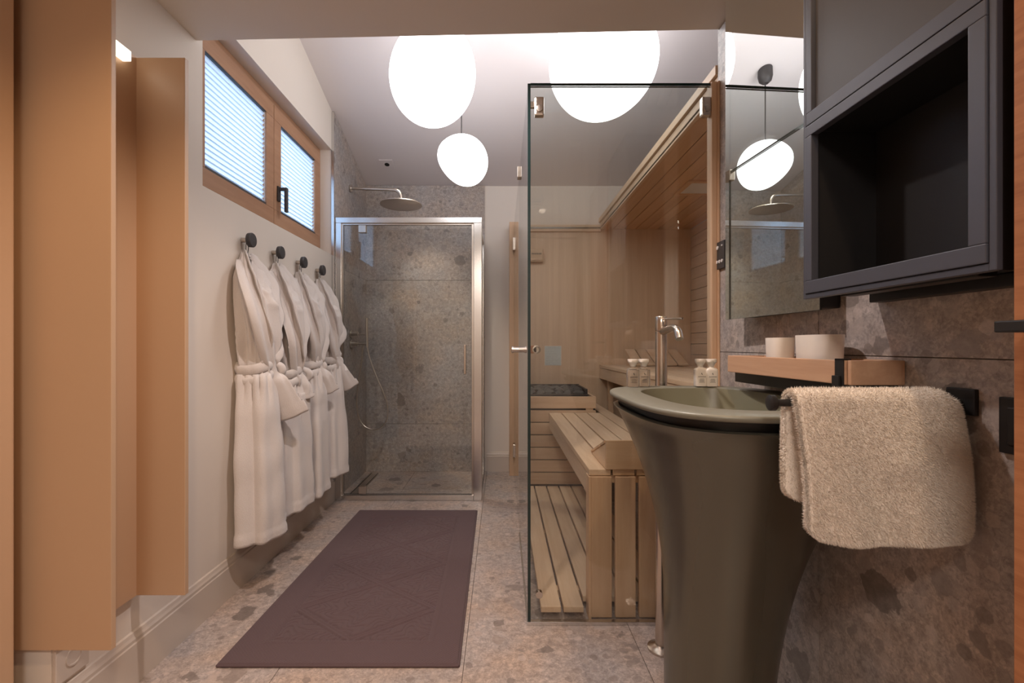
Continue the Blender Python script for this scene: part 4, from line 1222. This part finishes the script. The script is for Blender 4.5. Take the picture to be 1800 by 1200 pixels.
def towel():
    # profile down the front and the back of the rail (s: arc length from the top, front negative)
    R_ = .014
    nu, ns = 54, 96
    front, back = .242, .185
    s = np.linspace(-(front + R_ * PI / 2), back + R_ * PI / 2, ns)
    u = np.linspace(0, 1, nu)
    mid = np.zeros((ns, nu, 3)); nor = np.zeros((ns, nu, 3))
    x0, x1 = .510, .798
    for a in range(ns):
        for b in range(nu):
            ss, uu = s[a], u[b]
            x = x0 + (x1 - x0) * uu
            if abs(ss) < R_ * PI / 2:
                an = ss / R_
                y, z = YT + R_ * math.sin(an), ZT + .004 + R_ * math.cos(an)
                n_ = (0, math.sin(an), math.cos(an))
            else:
                dn = abs(ss) - R_ * PI / 2
                sg = 1 if ss > 0 else -1
                y, z = YT + sg * (R_ + (.012 if sg < 0 else .005) * math.sin(min(1, dn / .1) * PI / 2)), ZT + .004 - dn
                n_ = (0, sg, 0)
            fr = max(0.0, min(1.0, (-ss - .02) / .12))
            y -= fr * (.007 * math.sin(uu * 9 + 1.2 + z * 8) + .004 * math.sin(uu * 17 + z * 12))
            # rounded outline: sag the right shoulder, swing the lower edge
            if ss < 0:
                x += .004 * math.sin(z * 18)
            e = uu - .86
            if e > 0:
                z -= .020 * (e / .14) ** 2 * max(0.0, 1 - max(0.0, abs(ss) - R_ * PI / 2) / .13)
            if ss < 0:
                dd = (front + R_ * PI / 2 + ss)                     # distance from the lower hem
                z -= max(0, 1 - dd / .10) * (.006 * math.sin(uu * 7 - 1.2) + .012 * uu - .006)
                c_ = .042
                for ed in (uu * (x1 - x0), (1 - uu) * (x1 - x0)):
                    if ed < c_ and dd < c_:
                        q = math.hypot(c_ - ed, c_ - dd)
                        if q > c_:
                            k = (q - c_) / q
                            x += (c_ - ed) * k * (1 if uu < .5 else -1)
                            z += (c_ - dd) * k
            else:
                x -= .004
                dd = (back + R_ * PI / 2 - ss)
                c_ = .040
                ed = uu * (x1 - x0)
                if ed < c_ and dd < c_:
                    q = math.hypot(c_ - ed, c_ - dd)
                    if q > c_:
                        k = (q - c_) / q
                        x += (c_ - ed) * k; z += (c_ - dd) * k
            mid[a, b] = (x, y, z); nor[a, b] = n_
    th = .0065
    edge = np.minimum(np.minimum(u[None, :], 1 - u[None, :]) * (x1 - x0), np.minimum(s[:, None] - s[0], s[-1] - s[:, None]))
    tk = th * np.sqrt(np.clip(edge / .007, 0.0, 1))[..., None]
    A = mid + nor * tk; B = mid - nor * tk
    V = np.concatenate([A.reshape(-1, 3), B.reshape(-1, 3)])
    N_ = ns * nu
    Fc = []
    for a in range(ns - 1):
        for b in range(nu - 1):
            i = a * nu + b
            Fc.append((i, i + 1, i + nu + 1, i + nu)); Fc.append((N_ + i, N_ + i + nu, N_ + i + nu + 1, N_ + i + 1))
    loop = list(range(nu)) + [a * nu + nu - 1 for a in range(1, ns)] + [(ns - 1) * nu + b for b in range(nu - 2, -1, -1)] + [a * nu for a in range(ns - 2, 0, -1)]
    for i in range(len(loop)):
        j = loop[(i + 1) % len(loop)]; Fc.append((loop[i], j, N_ + j, N_ + loop[i]))
    t = thing('hand_towel', (.65, YT, .70), 'fluffy white hand towel draped over the black rail', 'towel')
    mesh_obj('towel_cloth', V.tolist(), Fc, M['towel'], t, smooth=True)
    # plush pile: short tapered tufts
    n = 90000
    fa = rng.random(n) * (ns - 1.001); fb = rng.random(n) * (nu - 1.001)
    # extra tufts along the borders
    kb = n // 7
    sel = rng.integers(0, 2, kb)
    fb[:kb] = np.where(sel == 0, rng.random(kb) * .8, nu - 1.001 - rng.random(kb) * .8)
    fa[kb:kb + kb // 3] = rng.random(kb // 3) * 1.0
    ia, ib = fa.astype(int), fb.astype(int)
    wa, wb_ = (fa - ia)[:, None], (fb - ib)[:, None]
    side = (rng.random(n) < .80)
    def samp(Q):
        return Q[ia, ib] * (1 - wa) * (1 - wb_) + Q[ia + 1, ib] * wa * (1 - wb_) + Q[ia, ib + 1] * (1 - wa) * wb_ + Q[ia + 1, ib + 1] * wa * wb_
    p = np.where(side[:, None], samp(A), samp(B)); nn = samp(nor) * np.where(side, 1, -1)[:, None]
    # at the side borders the pile leans outwards
    ub = fb / (nu - 1)
    nn[:, 0] += np.where(ub < .03, -1.0, 0) + np.where(ub > .97, 1.0, 0)
    nn[:, 2] -= np.where(fa < 2.0, .9, 0)
    nn = nn + rng.normal(0, .38, (n, 3)); nn[:, 2] -= .20
    nn /= np.linalg.norm(nn, axis=1)[:, None]
    tang = np.cross(nn, rng.normal(0, 1, (n, 3))); tang /= np.linalg.norm(tang, axis=1)[:, None] + 1e-9
    ln = rng.uniform(.0035, .0072, n)[:, None]; wd = .00062
    v0 = p + tang * wd; v1 = p - tang * wd; v2 = p + nn * ln
    VV = np.stack([v0, v1, v2], 1).reshape(-1, 3)
    me = bpy.data.meshes.new('towel_pile')
    me.vertices.add(3 * n); me.vertices.foreach_set('co', VV.ravel())
    me.loops.add(3 * n); me.loops.foreach_set('vertex_index', np.arange(3 * n, dtype=np.int32))
    me.polygons.add(n); me.polygons.foreach_set('loop_start', np.arange(0, 3 * n, 3, dtype=np.int32))
    me.update(calc_edges=True); me.materials.append(M['towel'])
    o = put('towel_pile', me, t); o['kind'] = 'stuff'
towel()

# ------------------------------------------------------------------ oak door and switch at the right edge
d1 = S(thing('door_1', (.70, .40, 0), 'oak door leaf with black lever handle at the right edge', 'door'))
xo = 900 / 820 * .600
box('door_leaf', xo, xo + .040, .05, .600, 0.0, 2.17, M['oak'], d1, .001)
zh = CAM_H + 34 / 820 * .56
hb = boxes('handle', [(xo - .006, xo, .535, .580, zh - .07, zh + .02)], M['black'], d1, .001)
boxes('lever', [(xo - .050, xo - .006, .552, .566, zh - .007, zh + .007), (xo - .062, xo - .048, .44, .566, zh - .007, zh + .007)], M['black'], hb, .002)
t = thing('light_switch', (XR, .72, .92), 'black flush light switch on the stone wall beside the oak door', 'switch')
box('switch_plate', XR - .008, XR, .668, .758, .878, .968, M['black'], t, .002)
box('rocker', XR - .011, XR - .0075, .683, .743, .893, .953, M['black'], t, .002)
